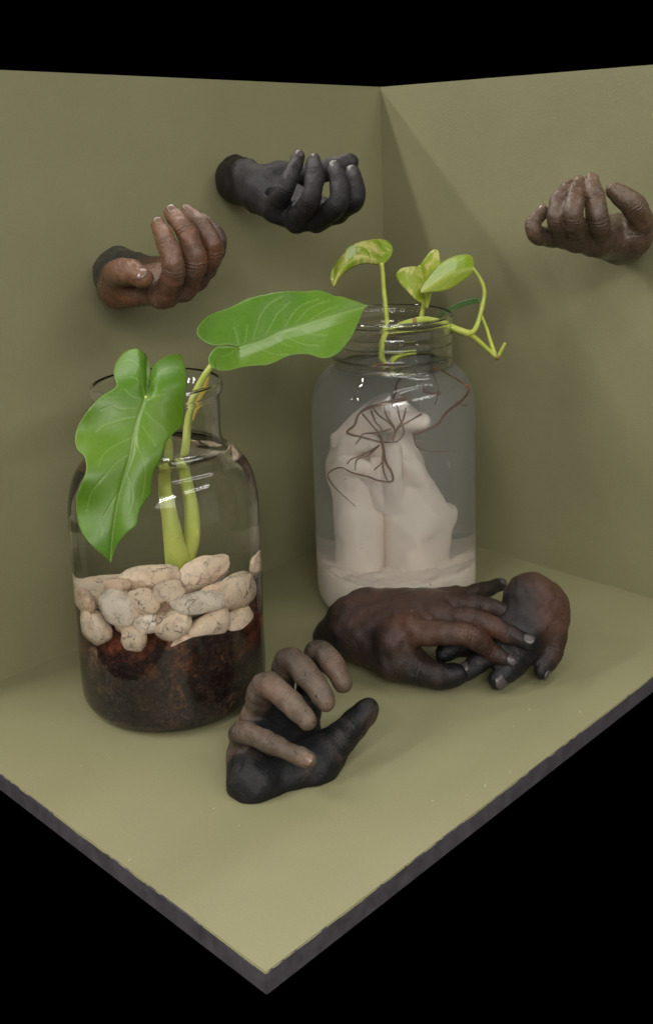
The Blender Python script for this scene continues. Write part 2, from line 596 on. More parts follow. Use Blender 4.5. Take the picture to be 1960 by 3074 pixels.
def zoomer(x0, y0, width):
    s = width/1535.0
    return lambda x, y: ((x0 + s*x)/K, (y0 + s*y)/K)

mm = 0.001
def F_(fn, z, pts, r, **kw):
    return dict(pts=V3(fn, z, pts), r=[x*mm for x in r], **kw)
def S_(fn, z, a, b, ra, rb):
    return (fn(*z(a[0], a[1]), a[2]), fn(*z(b[0], b[1]), b[2]), ra*mm, rb*mm)

M_BROWN = hand_mat('brown clay', (0.036, 0.033, 0.033), (0.185, 0.088, 0.044), (0.165, 0.056, 0.023), 0.46, 0.70, 0.26)
M_CHAR = hand_mat('charcoal clay', (0.0095, 0.0085, 0.0095), (0.034, 0.029, 0.029), (0.030, 0.019, 0.017), 0.45, 0.90, 0.50, 0.28)
M_UMBER = hand_mat('umber clay', (0.040, 0.027, 0.019), (0.135, 0.082, 0.048), (0.110, 0.050, 0.028), 0.50, 0.76, 0.25)
M_FRONT = hand_mat('smoked clay', (0.0050, 0.0050, 0.0058), (0.150, 0.108, 0.076), (0.150, 0.074, 0.050), 0.46, 0.74, 0.40, 0.30, 1.7)
M_CLASP = hand_mat('burnished clay', (0.0075, 0.0068, 0.0078), (0.074, 0.037, 0.024), (0.095, 0.036, 0.019), 0.50, 0.72, 0.36, 0.30)
def nail_mat(name, c, rough=0.22):
    t = NT(name)
    n = t.ramp(t.noise(t.coords(), 300.0, 3), [(0.3, 0.8), (0.7, 1.2)])
    t.bsdf(t.mix(1.0, c, n, 'MULTIPLY'), rough)
    return t.m
M_NAILB = nail_mat('nail brown', (0.165, 0.105, 0.072))
M_NAILC = nail_mat('nail charcoal', (0.060, 0.048, 0.046), 0.3)

HANDS = {}
WALL_L = [(np.array([0, -0.0006, 0]), np.array([0, 1.0, 0]))]
WALL_R = [(np.array([-0.0006, 0, 0]), np.array([1.0, 0, 0]))]
FLOOR = [(np.array([0, 0, 0.0004]), np.array([0, 0, -1.0]))]

# --- brown hand on the left wall
z = zoomer(240, 580, 480)
palm = [S_(PD, z, (330, 745, 1.150), (400, 800, 1.118), 27, 25),
        S_(PD, z, (400, 810, 1.118), (800, 980, 1.050), 20, 12),
        S_(PD, z, (430, 820, 1.118), (985, 915, 1.062), 20, 12),
        S_(PD, z, (450, 800, 1.122), (1110, 830, 1.080), 19, 11.5),
        S_(PD, z, (480, 780, 1.128), (1210, 730, 1.097), 18, 10),
        S_(PD, z, (390, 870, 1.100), (480, 930, 1.070), 20, 16)]
fingers = [F_(PD, z, [(800, 990, 1.050), (905, 740, 1.022), (835, 470, 1.022), (752, 310, 1.034)], (12, 11, 9.6, 7.2), tone=(.45, 1)),
           F_(PD, z, [(990, 910, 1.062), (1110, 660, 1.036), (1010, 360, 1.034), (880, 195, 1.044)], (12, 11, 9.8, 7.4), tone=(.3, .95)),
           F_(PD, z, [(1130, 820, 1.082), (1275, 560, 1.056), (1180, 320, 1.054), (1030, 185, 1.064)], (11, 10.4, 9, 7), tone=(.25, .8)),
           F_(PD, z, [(1220, 720, 1.098), (1335, 500, 1.085), (1275, 350, 1.083), (1180, 260, 1.09)], (9, 8, 7, 6), tone=(.2, .6)),
           F_(PD, z, [(350, 930, 1.085), (370, 800, 1.060), (470, 760, 1.035), (610, 815, 1.026)], (18, 15.5, 13, 9.6), tone=(.7, 1.0), k=0.011)]
o = build_hand('wall_hand', palm, fingers, M_BROWN, M_NAILB, clips=WALL_L, palm_tone=0.85,
               extra=[(PD(*z(300, 720), 1.147), 0.043, -0.6)])
tag(o, 'cupped brown clay hand with glossy thumb and dark wrist, on the wall above the leaves', 'hand', 'cast hands reaching out of the walls')
HANDS['brown'] = o

# --- charcoal hand on the left wall near the corner
z = zoomer(620, 420, 500)
palm = [S_(PD, z, (215, 335, 1.255), (330, 385, 1.215), 26, 23),
        S_(PD, z, (330, 390, 1.215), (480, 465, 1.190), 23, 19.5),
        S_(PD, z, (480, 500, 1.188), (640, 650, 1.150), 17, 12),
        S_(PD, z, (500, 480, 1.190), (830, 740, 1.142), 17, 12.5),
        S_(PD, z, (540, 450, 1.195), (1010, 740, 1.138), 15, 12),
        S_(PD, z, (560, 420, 1.200), (1190, 680, 1.142), 14, 10.5),
        S_(PD, z, (480, 430, 1.198), (680, 345, 1.205), 20, 15)]
fingers = [F_(PD, z, [(630, 640, 1.150), (730, 450, 1.118), (795, 285, 1.128), (848, 160, 1.140)], (11, 9, 8.2, 6.4), tone=(.35, .6)),
           F_(PD, z, [(830, 745, 1.142), (955, 560, 1.104), (1000, 340, 1.112), (985, 200, 1.128)], (12, 10.5, 9.6, 7.4), tone=(.3, .6)),
           F_(PD, z, [(1020, 735, 1.136), (1210, 590, 1.100), (1222, 400, 1.108), (1180, 272, 1.122)], (12, 11, 9.8, 8), tone=(.15, .6), dorsal=-fw + 0.35*up),
           F_(PD, z, [(1200, 670, 1.142), (1355, 560, 1.112), (1368, 420, 1.118), (1343, 315, 1.128)], (11, 10.4, 9.6, 8), tone=(.1, .4), dorsal=-fw + 0.35*up),
           F_(PD, z, [(700, 335, 1.205), (950, 315, 1.196), (1150, 265, 1.186), (1318, 206, 1.178)], (15, 12.5, 12, 10), tone=(.4, .6), k=0.010)]
o = build_hand('wall_hand', palm, fingers, M_CHAR, M_NAILC, clips=WALL_L, palm_tone=0.4,
               carve=[(PD(*z(606, 448), 1.150), 0.0095)])
tag(o, 'charcoal black hand with long wrist and pitted palm, on the wall beside the corner', 'hand', 'cast hands reaching out of the walls')
HANDS['charcoal'] = o

# --- umber hand on the right wall
z = zoomer(1540, 490, 420)
palm = [S_(PD, z, (1240, 800, 1.200), (1140, 830, 1.150), 25, 24),
        S_(PD, z, (1180, 830, 1.145), (950, 870, 1.090), 21, 14),
        S_(PD, z, (1200, 830, 1.150), (720, 845, 1.082), 18, 12),
        S_(PD, z, (1150, 820, 1.150), (540, 800, 1.085), 16, 9.5),
        S_(PD, z, (1100, 800, 1.150), (420, 800, 1.096), 14, 9),
        S_(PD, z, (1220, 860, 1.140), (1310, 830, 1.118), 19, 16)]
fingers = [F_(PD, z, [(950, 850, 1.088), (925, 620, 1.058), (890, 400, 1.062), (858, 205, 1.078)], (13, 11, 10, 7.6), tone=(.4, .9), dorsal=-fw + 0.35*up),
           F_(PD, z, [(715, 830, 1.082), (660, 600, 1.050), (670, 390, 1.058), (722, 225, 1.080)], (12.5, 10.4, 9.6, 7.2), tone=(.4, .8), dorsal=-fw + 0.3*up - 0.6*rt),
           F_(PD, z, [(540, 800, 1.085), (480, 620, 1.058), (495, 420, 1.066), (610, 250, 1.090)], (11, 9.5, 8.5, 6.2), tone=(.4, .75), dorsal=-fw + 0.3*up - 1.0*rt),
           F_(PD, z, [(420, 805, 1.096), (265, 790, 1.078), (218, 660, 1.072), (322, 530, 1.082)], (9.5, 9, 7.6, 6.0), tone=(.4, .8)),
           F_(PD, z, [(1290, 850, 1.128), (1392, 680, 1.105), (1310, 460, 1.088), (1110, 305, 1.086)], (17, 12.8, 12.6, 9), tone=(.5, .8), k=0.011, nail=False)]
o = build_hand('wall_hand', palm, fingers, M_UMBER, M_NAILB, clips=WALL_R, palm_tone=0.5)
tag(o, 'umber brown hand with upright fingers and crooked little finger, on the right wall', 'hand', 'cast hands reaching out of the walls')
HANDS['umber'] = o

# --- smoked hand standing on the floor
z = zoomer(640, 1900, 540)
palm = [S_(PD, z, (345, 1300, 0.908), (320, 1100, 0.928), 19, 17),
        S_(PD, z, (345, 1275, 0.910), (900, 1150, 0.926), 17, 16),
        S_(PD, z, (345, 1250, 0.912), (275, 1000, 0.940), 17, 13),
        S_(PD, z, (420, 1210, 0.920), (360, 760, 0.960), 17, 14),
        S_(PD, z, (560, 1170, 0.930), (560, 640, 0.980), 17, 14),
        S_(PD, z, (750, 1150, 0.936), (780, 700, 0.990), 17, 14),
        S_(PD, z, (880, 1110, 0.934), (990, 990, 0.942), 17, 14)]
fingers = [F_(PD, z, [(262, 1020, 0.938), (250, 850, 0.916), (510, 955, 0.896), (815, 1085, 0.882)], (11.5, 9.8, 8.2, 6.8), tone=(.55, .85)),
           F_(PD, z, [(350, 760, 0.968), (440, 450, 0.938), (640, 575, 0.918), (800, 745, 0.908)], (12.5, 11, 9.8, 8.0), tone=(.7, 1.05)),
           F_(PD, z, [(560, 620, 0.985), (640, 235, 0.962), (840, 410, 0.940), (960, 585, 0.928)], (12.5, 11.2, 10.6, 8.4), tone=(.3, 1)),
           F_(PD, z, [(790, 680, 0.995), (870, 180, 0.985), (1010, 265, 0.965), (1105, 430, 0.955)], (12, 10.6, 10.2, 8.4), tone=(.1, 1)),
           F_(PD, z, [(880, 1090, 0.934), (1050, 930, 0.942), (1190, 790, 0.952), (1325, 650, 0.956)], (16, 14, 12.5, 9.5), tone=(.0, .12), k=0.010, nail=False)]
for f in fingers[1:4]: f['nail'] = False
o = build_hand('floor_hand', palm, fingers, M_FRONT, M_NAILB, h=0.0010, clips=FLOOR, palm_tone=0.05,
               extra=[(PD(*z(190, 900), 0.945), .017, .75), (PD(*z(290, 660), 0.960), .016, .85), (PD(*z(180, 1120), 0.945), .012, .45), (PD(*z(540, 800), 0.955), .016, -.2), (PD(*z(760, 560), 0.965), .014, -.1)])
tag(o, 'smoky black hand with paler hooked fingers and raised thumb, standing alone on the floor board', 'hand')
HANDS['front'] = o

# --- the clasped pair lying on the floor
z = zoomer(940, 1680, 800)
pair = bpy.data.objects.new('clasped_hands', None)
COL.objects.link(pair)
tag(pair, 'two burnished dark brown hands clasped together, lying on the floor before the murky jar', 'hands')
palm = [S_(PZ, z, (110, 440, .024), (230, 390, .040), 19, 26),
        S_(PZ, z, (230, 390, .040), (560, 400, .058), 26, 14),
        S_(PZ, z, (260, 350, .046), (720, 320, .064), 24, 13),
        S_(PZ, z, (300, 320, .050), (760, 260, .066), 22, 12),
        S_(PZ, z, (330, 290, .052), (800, 225, .064), 20, 11),
        S_(PZ, z, (270, 450, .034), (460, 590, .026), 24, 16),
        S_(PZ, z, (460, 480, .046), (600, 580, .027), 15, 10)]
DL = np.array([-0.35, -0.55, 0.9])
fingers = [F_(PZ, z, [(600, 425, .057), (885, 436, .060), (1008, 520, .041), (1125, 588, .030)], (12.5, 10.6, 9.4, 7.4), tone=(.8, .1), dorsal=DL),
           F_(PZ, z, [(720, 330, .064), (950, 350, .066), (1110, 425, .056), (1235, 475, .050)], (11.5, 10, 9.2, 7.4), tone=(.7, .1), dorsal=DL),
           F_(PZ, z, [(760, 260, .066), (960, 265, .070), (1110, 310, .062), (1230, 345, .060)], (11, 10, 9, 7.4), tone=(.6, .1), dorsal=DL),
           F_(PZ, z, [(790, 225, .064), (900, 200, .062), (1000, 170, .058), (1075, 145, .056)], (10.5, 9, 8.2, 6.6), tone=(.4, .2), dorsal=DL),
           F_(PZ, z, [(450, 575, .027), (600, 640, .020), (750, 668, .017), (835, 660, .019)], (16, 14, 12.4, 9.4), tone=(.3, .05), k=0.011, nail=False)]
h1 = build_hand('hand', palm, fingers, M_CLASP, M_NAILC, clips=FLOOR, palm_tone=0.62,
                extra=[(PZ(*z(890, 400), .072), .011, 1.5), (PZ(*z(640, 370), .070), .014, 1.4), (PZ(*z(120, 440), .03), .026, 0.0), (PZ(*z(330, 560), .03), .022, .15)])
tag(h1, 'hand laid on top with its back and long fingers showing')
palm = [S_(PZ, z, (1255, 240, .068), (1278, 268, .062), 28, 30),
        S_(PZ, z, (1350, 300, .055), (1365, 400, .044), 17, 14),
        S_(PZ, z, (1300, 330, .050), (1190, 420, .045), 27, 23),
        S_(PZ, z, (1250, 420, .042), (1120, 560, .028), 24, 18),
        S_(PZ, z, (1180, 400, .046), (980, 480, .036), 22, 14)]
fingers = [F_(PZ, z, [(1220, 500, .034), (1130, 620, .022), (1060, 690, .014)], (14, 12, 9.5), tone=(.05, .05)),
           F_(PZ, z, [(1080, 520, .036), (980, 570, .030), (880, 645, .019)], (12, 10.5, 8.5), tone=(.05, .1)),
           F_(PZ, z, [(980, 480, .036), (830, 500, .034), (745, 545, .028)], (12, 10, 8.5), tone=(.05, .05), nail=False),
           F_(PZ, z, [(1370, 400, .045), (1375, 520, .030), (1312, 645, .014)], (14, 11, 7.6), tone=(.5, .2))]
h2 = build_hand('hand', palm, fingers, M_CLASP, M_NAILC, clips=FLOOR, palm_tone=0.55,
                extra=[(PZ(*z(1390, 250), .070), .024, 1.5), (PZ(*z(1170, 240), .08), .022, 0.05), (PZ(*z(1120, 600), .03), .030, 0.0)])
tag(h2, 'rounded hand folded underneath with its bent wrist raised')
cb = np.array(h1.location); pair.location = Vector((cb[0], cb[1], 0.0))
for c in (h1, h2):
    c.parent = pair
    c.location = c.location - pair.location


# ------------------------------------------------------------------ jars
M_GLASS = glass_mat('jar glass')
def refr_mat(name, ior):
    # where glass and water touch almost nothing is reflected: refraction only
    t = NT(name)
    g = t.n('ShaderNodeBsdfRefraction', inp={'Color': (1, 1, 1, 1), 'Roughness': 0.0, 'IOR': ior})
    t.l(g.outputs[0], t.out.inputs[0])
    return t.m
M_WET = refr_mat('wetted glass', 1.46)
JF = np.array([-0.485, -0.150, 0.0])      # front jar axis
JR = np.array([-0.182, -0.173, 0.0])      # rear jar axis

def refract(d, n, eta):
    c = -(d @ n)
    k = 1 - eta*eta*(1 - c*c)
    return eta*d + (eta*c - math.sqrt(max(k, 0)))*n

def PWJ(C, R):
    """where a thing inside the water of jar (C, R) stands, if it is seen at (u, v); s = metres in front of the jar axis"""
    toc = CAM - C; toc[2] = 0; toc /= np.linalg.norm(toc)
    def fn(u, v, s):
        d = ray(u, v); d = d/np.linalg.norm(d)
        o = CAM - C
        a = d[0]**2 + d[1]**2; b = o[0]*d[0] + o[1]*d[1]; c = o[0]**2 + o[1]**2 - R*R
        disc = b*b - a*c
        if disc <= 0:
            return PD(u, v, (C - CAM) @ fw)
        t = (-b - math.sqrt(disc))/a
        p = CAM + d*t
        n = p - C; n[2] = 0; n /= np.linalg.norm(n)
        d2 = refract(d, n, 1/1.333)
        tt = (s - (p - C) @ toc)/(d2 @ toc)
        return p + d2*tt
    return fn

def on_glass(u, v, C, R):
    d = ray(u, v)
    o = CAM - C
    a = d[0]**2 + d[1]**2; b = o[0]*d[0] + o[1]*d[1]; c = o[0]**2 + o[1]**2 - R*R
    disc = max(b*b - a*c, 0)
    return CAM + d*(-b - math.sqrt(disc))/a

def jar(name, C, outer, th, label, level, zb=0.0004):
    """outer: (r, z) from the base centre up to the rim top; the inside follows it at th"""
    prof = [(0.0, 0.004), (outer[0][0]*0.6, 0.0028), (outer[0][0]*0.93, 0.0006)]
    O = smooth_profile(outer, 6)
    prof += [(r, z + zb) for r, z in O]
    rt_, zt = outer[-1]
    inner = []
    O2 = np.array(O)
    T = np.gradient(O2, axis=0); T /= np.linalg.norm(T, axis=1)[:, None]
    N2 = np.stack([-T[:, 1], T[:, 0]], 1)
    for (r, z), nn in zip(O2[::-1], N2[::-1]):
        q = np.array((r, z)) + nn*th
        inner.append((q[0], q[1] + zb))
    inner = [q for q in inner if q[0] > 0.004 and q[1] > th*1.2]
    # keep the inside monotone
    out = []
    for q in inner:
        if not out or q[1] < out[-1][1] - 1e-5: out.append(q)
    prof += out
    prof += [(out[-1][0]*0.75, out[-1][1] - 0.0004), (0.0, out[-1][1] - 0.0004 + 0.001)]
    V, F = lathe(prof, 128)
    me = mesh_from(V, F)
    o = link(name, me, [M_GLASS, M_WET])
    n_out = 3 + len(O)
    o.location = Vector(C)
    bm = bmesh.new(); bm.from_mesh(me); bmesh.ops.recalc_face_normals(bm, faces=bm.faces); bm.to_mesh(me); bm.free()
    ro = {round(z_, 6): r_ for r_, z_ in out}
    zo = [q[1] for q in out[::-1]]; rr_ = [q[0] for q in out[::-1]]
    for p in me.polygons:
        c = p.center
        rad = math.hypot(c.x, c.y)
        inside = (c.z > 0.0028 and rad < 0.071 and c.z < 0.008 and p.normal.z > 0.2) or (c.z > zo[0] - 0.0002 and abs(rad - float(np.interp(c.z, zo, rr_))) < 0.0012)
        if inside and c.z < level: p.material_index = 1
    tag(o, label, 'jar')
    return o, out

FRONT_PROF = [(0.070, 0.0), (0.080, 0.0022), (0.0865, 0.0095), (0.0888, 0.022), (0.0890, 0.06), (0.0890, 0.12), (0.0890, 0.185), (0.0878, 0.203),
              (0.0840, 0.220), (0.0765, 0.2345), (0.0665, 0.2440), (0.0592, 0.2510), (0.0572, 0.2600), (0.0572, 0.2800), (0.0574, 0.2930), (0.0588, 0.2975),
              (0.0606, 0.3015), (0.0612, 0.3060), (0.0600, 0.3098), (0.0572, 0.3112)]
jf, JF_IN = jar('glass_jar', JF, FRONT_PROF, 0.0024, 'wide glass jar of water with pebbles, dark soil and large green leaves', 0.2445)
REAR_PROF = [(0.072, 0.0), (0.082, 0.0022), (0.0885, 0.0095), (0.0912, 0.024), (0.0915, 0.06), (0.0915, 0.12), (0.0915, 0.19), (0.0914, 0.222), (0.0900, 0.240),
             (0.0860, 0.2545), (0.0790, 0.2660), (0.0710, 0.2735), (0.0665, 0.2790), (0.0657, 0.2850), (0.0672, 0.2880), (0.0675, 0.2910), (0.0669, 0.2940), (0.0668, 0.3000),
             (0.0674, 0.3030), (0.0668, 0.3060), (0.0668, 0.3110), (0.0674, 0.3140), (0.0668, 0.3170), (0.0668, 0.3235), (0.0684, 0.3265), (0.0688, 0.3300), (0.0676, 0.3325), (0.0652, 0.3332)]
jr, JR_IN = jar('glass_jar', JR, REAR_PROF, 0.0024, 'tall screw-neck glass jar of cloudy water with pale plaster hands inside', 0.2765)

def water(C, inner, level, mat, side, label):
    prof = [q for q in inner if q[1] < level][::-1]       # upward
    rl = np.interp(level, [q[1] for q in inner[::-1]], [q[0] for q in inner[::-1]])
    e = 0.0004
    P = [(0.0, prof[0][1] - e)] + [(prof[0][0]*0.7, prof[0][1] - e)]
    P += [(r + e, zz - (e if i == 0 else 0)) for i, (r, zz) in enumerate(prof)]
    P += [(rl + e, level + 0.0016), (rl - 0.0016, level + 0.0004), (rl - 0.006, level), (rl*0.5, level), (0.0, level)]
    V, F = lathe(P, 128)
    me = mesh_from(V, F)
    bm = bmesh.new(); bm.from_mesh(me); bmesh.ops.recalc_face_normals(bm, faces=bm.faces); bm.to_mesh(me); bm.free()
    o = link('water', me, [mat, side])
    for p in me.polygons:
        if p.center.z < level - 0.0003: p.material_index = 1
    o.location = Vector(C)
    tag(o, label, 'water')
    return o
M_WATER = glass_mat('clear water', (0.997, 1.0, 0.99), 1.333)
def murky(node, name):
    t = NT(name)
    g = t.n(node, inp={'Color': (0.99, 1.0, 0.99, 1), 'Roughness': 0.0, 'IOR': 1.333})
    t.l(g.outputs[0], t.out.inputs[0])
    vs = t.n('ShaderNodeVolumeScatter', inp={'Color': (0.985, 0.99, 0.975, 1), 'Density': 5.5, 'Anisotropy': 0.0})
    t.l(vs.outputs[0], t.out.inputs[1])
    return t.m
water(JF, JF_IN, 0.2445, M_WATER, refr_mat('water against glass', 1.333), 'clear water filling the jar of pebbles and soil')
water(JR, JR_IN, 0.2765, murky('ShaderNodeBsdfGlass', 'cloudy water'), murky('ShaderNodeBsdfRefraction', 'cloudy water against glass'), 'cloudy grey water filling the jar of plaster hands')

# ------------------------------------------------------------------ soil and pebbles in the front jar
def soil_mat():
    t = NT('soil')
    v = t.coords()
    n = t.noise(v, 48.0, 8, 0.7, 0.8)
    c = t.ramp(n, [(0.30, (0.008, 0.005, 0.005)), (0.50, (0.030, 0.015, 0.012)), (0.60, (0.065, 0.030, 0.018)), (0.70, (0.20, 0.085, 0.034)), (0.82, (0.26, 0.17, 0.10))])
    sep = t.n('ShaderNodeSeparateXYZ'); t.l(v, sep.inputs[0])
    rust = t.math('MULTIPLY', t.ramp(t.noise(v, 30.0, 4, 0.6), [(0.48, 0.0), (0.62, 1.0)]), t.ramp(t.math('MULTIPLY', sep.outputs[2], 10.0), [(0.55, 0.0), (0.72, 1.0)]))
    c = t.mix(t.math('MULTIPLY', rust, 0.5), c, (0.30, 0.075, 0.024))
    fine = t.ramp(t.noise(v, 300.0, 5, 0.75), [(0.32, 0.25), (0.70, 2.2)])
    c = t.mix(1.0, c, fine, 'MULTIPLY')
    sp = t.ramp(t.noise(v, 520.0, 2), [(0.74, 0.0), (0.78, 1.0)])
    c = t.mix(sp, c, (0.30, 0.22, 0.15))
    b = t.bump(t.noise(v, 170.0, 6, 0.75), 0.9, 0.004)
    t.bsdf(c, 0.75, b, 0.3)
    return t.m
def soil():
    R = np.interp
    inner = JF_IN[::-1]
    zs = [q[1] for q in inner]; rs = [q[0] for q in inner]
    seg, prof_n = 140, 34
    V, F = [], []
    rows = []
    V.append((0, 0, 0.0060)); rows.append([0])
    for rr in (0.03, 0.062):
        rows.append(list(range(len(V), len(V) + seg)))
        V += [(rr*math.cos(2*math.pi*k/seg), rr*math.sin(2*math.pi*k/seg), 0.0058) for k in range(seg)]
    toc = math.atan2(CAM[1] - JF[1], CAM[0] - JF[0])
    def top(a):
        rel = a - toc
        return 0.079 + 0.012*math.sin(rel + 0.2) + 0.007*math.sin(3*rel + 1.0) + 0.003*math.sin(7*rel)
    for i in range(prof_n):
        rows.append(list(range(len(V), len(V) + seg)))
        for k in range(seg):
            a = 2*math.pi*k/seg
            zt = top(a)
            zz = 0.0065 + (zt - 0.0065)*i/(prof_n - 1)
            r = float(np.interp(zz, zs, rs)) - 0.0007
            nz = mnoise.noise(Vector((math.cos(a)*r*120, math.sin(a)*r*120, zz*120)))
            r -= 0.0022*max(0, nz + 0.05)
            V.append((r*math.cos(a), r*math.sin(a), zz))
    for rr in (0.06, 0.03):
        rows.append(list(range(len(V), len(V) + seg)))
        for k in range(seg):
            a = 2*math.pi*k/seg
            V.append((rr*math.cos(a), rr*math.sin(a), 0.098 + 0.003*mnoise.noise(Vector((rr*math.cos(a)*90, rr*math.sin(a)*90, 0)))))
    V.append((0, 0, 0.098)); rows.append([len(V) - 1])
    for A_, B_ in zip(rows[:-1], rows[1:]):
        for k in range(seg):
            k2 = (k + 1) % seg
            if len(A_) == 1: F.append((A_[0], B_[k2], B_[k]))
            elif len(B_) == 1: F.append((A_[k], A_[k2], B_[0]))
            else: F.append((A_[k], A_[k2], B_[k2], B_[k]))
    for i in range(1500):
        a = RNG.uniform(0, 2*math.pi)
        zz = RNG.uniform(0.008, top(a))
        r = float(np.interp(zz, zs, rs)) - RNG.uniform(0.0016, 0.0034)
        q = np.array([r*math.cos(a), r*math.sin(a), zz])
        g = RNG.uniform(0.0006, 0.0022)*np.array([RNG.uniform(.5, 1.6) for _ in range(3)])
        g = np.minimum(g, 0.0024)
        k0 = len(V)
        for d in ((1,0,0),(-1,0,0),(0,1,0),(0,-1,0),(0,0,1),(0,0,-1)):
            e = q + np.array(d)*g*RNG.uniform(.7, 1.2)
            rr_ = math.hypot(e[0], e[1]); lim = float(np.interp(e[2], zs, rs)) - 0.0006
            if rr_ > lim: e[:2] *= lim/rr_
            V.append(tuple(e))
        for f in ((0,2,4),(2,1,4),(1,3,4),(3,0,4),(2,0,5),(1,2,5),(3,1,5),(0,3,5)): F.append(tuple(k0 + k for k in f))
    o = link('soil', mesh_from(V, F, False), soil_mat())
    o.location = Vector(JF)
    tag(o, 'dark brown soil with rusty flecks packed at the bottom of the jar', 'soil', kind='stuff')
soil()

def pebble_mat(name, c1, c2):
    t = NT(name)
    oi = t.n('ShaderNodeObjectInfo')
    va = t.n('ShaderNodeVectorMath', operation='ADD')
    t.l(t.coords(), va.inputs[0]); t.l(oi.outputs['Location'], va.inputs[1])
    v = va.outputs[0]
    c = t.mix(t.ramp(t.noise(v, 45.0, 5, 0.6, 0.5), [(0.3, 0.0), (0.7, 1.0)]), c1, c2)
    vein = t.n('ShaderNodeTexVoronoi', feature='DISTANCE_TO_EDGE', inp={'Scale': 55.0})
    nz = t.n('ShaderNodeTexNoise', inp={'Scale': 60.0, 'Detail': 4.0}); t.l(v, nz.inputs['Vector'])
    mx = t.n('ShaderNodeMix', data_type='VECTOR', inp={0: 0.035}); t.l(v, mx.inputs[4]); t.l(nz.outputs['Color'], mx.inputs[5])
    t.l(mx.outputs[1], vein.inputs['Vector'])
    cr = t.ramp(vein.outputs['Distance'], [(0.0, 1.0), (0.035, 0.0)])
    msk = t.ramp(t.noise(v, 70.0, 3), [(0.48, 0.0), (0.58, 1.0)])
    crk = t.math('MULTIPLY', cr, msk)
    stain = t.ramp(t.noise(v, 95.0, 6, 0.7, 0.8), [(0.52, 0.0), (0.70, 1.0)])
    c = t.mix(t.math('MULTIPLY', stain, 0.62), c, (0.34, 0.19, 0.10))
    c = t.mix(t.math('MULTIPLY', crk, 0.75), c, (0.07, 0.04, 0.025))
    sp = t.ramp(t.noise(v, 260.0, 4, 0.6), [(0.64, 0.0), (0.70, 1.0)])
    c = t.mix(t.math('MULTIPLY', sp, 0.75), c, (0.06, 0.035, 0.022))
    h = t.math('SUBTRACT', t.noise(v, 70.0, 5, 0.65), t.math('MULTIPLY', crk, 0.6))
    b = t.bump(h, 0.7, 0.003)
    t.bsdf(c, 0.5, b, 0.4)
    return t.m
PEB = [pebble_mat('cream pebble', (0.90, 0.75, 0.57), (0.80, 0.62, 0.44)), pebble_mat('grey pebble', (0.84, 0.73, 0.60), (0.90, 0.79, 0.64)),
       pebble_mat('tan pebble', (0.84, 0.63, 0.44), (0.72, 0.52, 0.37))]
def pebble(C, sx, sy, sz, ax, seed, mat, label, lump=0.16):
    """C centre, half sizes along the frame ax = (tangent, up, radial)"""
    bm = bmesh.new()
    bmesh.ops.create_icosphere(bm, subdivisions=4, radius=1.0)
    off = Vector((seed*3.1, seed*1.7, seed*0.9))
    t_, u_, r_ = ax
    for v in bm.verts:
        d = v.co.normalized()
        k = 1 + lump*mnoise.noise(d*1.3 + off) + lump*0.35*mnoise.noise(d*3.1 + off) + 0.02*mnoise.noise(d*9 + off)
        p = Vector([math.copysign(abs(x)**0.88, x) for x in d])*k
        v.co = Vector(t_)*(p.x*sx) + Vector(u_)*(p.y*sy) + Vector(r_)*(p.z*sz)
    me = bpy.data.meshes.new('mesh'); bm.to_mesh(me); bm.free()
    me.polygons.foreach_set('use_smooth', [True]*len(me.polygons))
    o = link('pebble', me, mat)
    o.location = Vector(C)
    tag(o, label, 'pebble', 'pebbles layered over the soil in the jar')
    return o
zp = zoomer(200, 1650, 640)
RIN = 0.0890 - 0.0024 - 0.0008
def toward(C):
    t = CAM - C; t[2] = 0
    return t/np.linalg.norm(t)
# (x, y, width, height, tilt deg, inset mm, material, label)
PEBS = [
 (335, 440, 250, 270, -8, 0, 1, 'squarish grey pebble with dark scratches, at the glass'),
 (95, 345, 200, 185, 4, 0, 2, 'smooth tan pebble at the jar edge, above a veined one'),
 (160, 560, 150, 260, 0, 0, 0, 'tall cream pebble with dark veins, directly above the soil'),
 (545, 290, 400, 210, 4, 26, 0, 'long flat cream pebble behind the plant stem'),
 (735, 325, 230, 170, 16, 5, 0, 'smooth pale pebble leaning against the plant stem'),
 (970, 400, 440, 170, -6, 0, 1, 'elongated pebble with a dark cracked middle'),
 (1130, 225, 400, 230, 12, 30, 0, 'large flat cream pebble at the back beside the stem'),
 (1290, 300, 290, 270, -20, 0, 0, 'broad cream pebble with an angled top, right of the stem'),
 (1385, 85, 110, 170, -12, 4, 0, 'narrow cream pebble resting highest at the jar edge'),
 (770, 560, 270, 240, 32, 0, 0, 'speckled oval pebble tilted upright below the elongated one'),
 (1060, 570, 320, 210, 22, 0, 0, 'oval pebble with branching cracks above the soil'),
 (890, 680, 250, 120, 5, 1, 0, 'small lumpy cream pebble half sunk in soil'),
 (1285, 570, 190, 320, 14, 0, 0, 'tall smooth cream pebble standing at the glass'),
 (530, 410, 230, 190, -14, 7, 0, 'cream pebble wedged behind the scratched grey one'),
 (470, 660, 170, 190, 10, 0, 0, 'rounded veined pebble sunk lowest into the soil'),
 (560, 560, 210, 160, 0, 6, 1, 'dull pebble filling the gap under the wedged one'),
 (300, 285, 180, 110, 10, 14, 2, 'small pinkish pebble behind the scratched one'),
 (1130, 330, 200, 120, 0, 14, 2, 'brownish pebble under the large back one'),
 (400, 560, 200, 170, 0, 8, 0, 'cream pebble peeping out below the scratched one'),
]
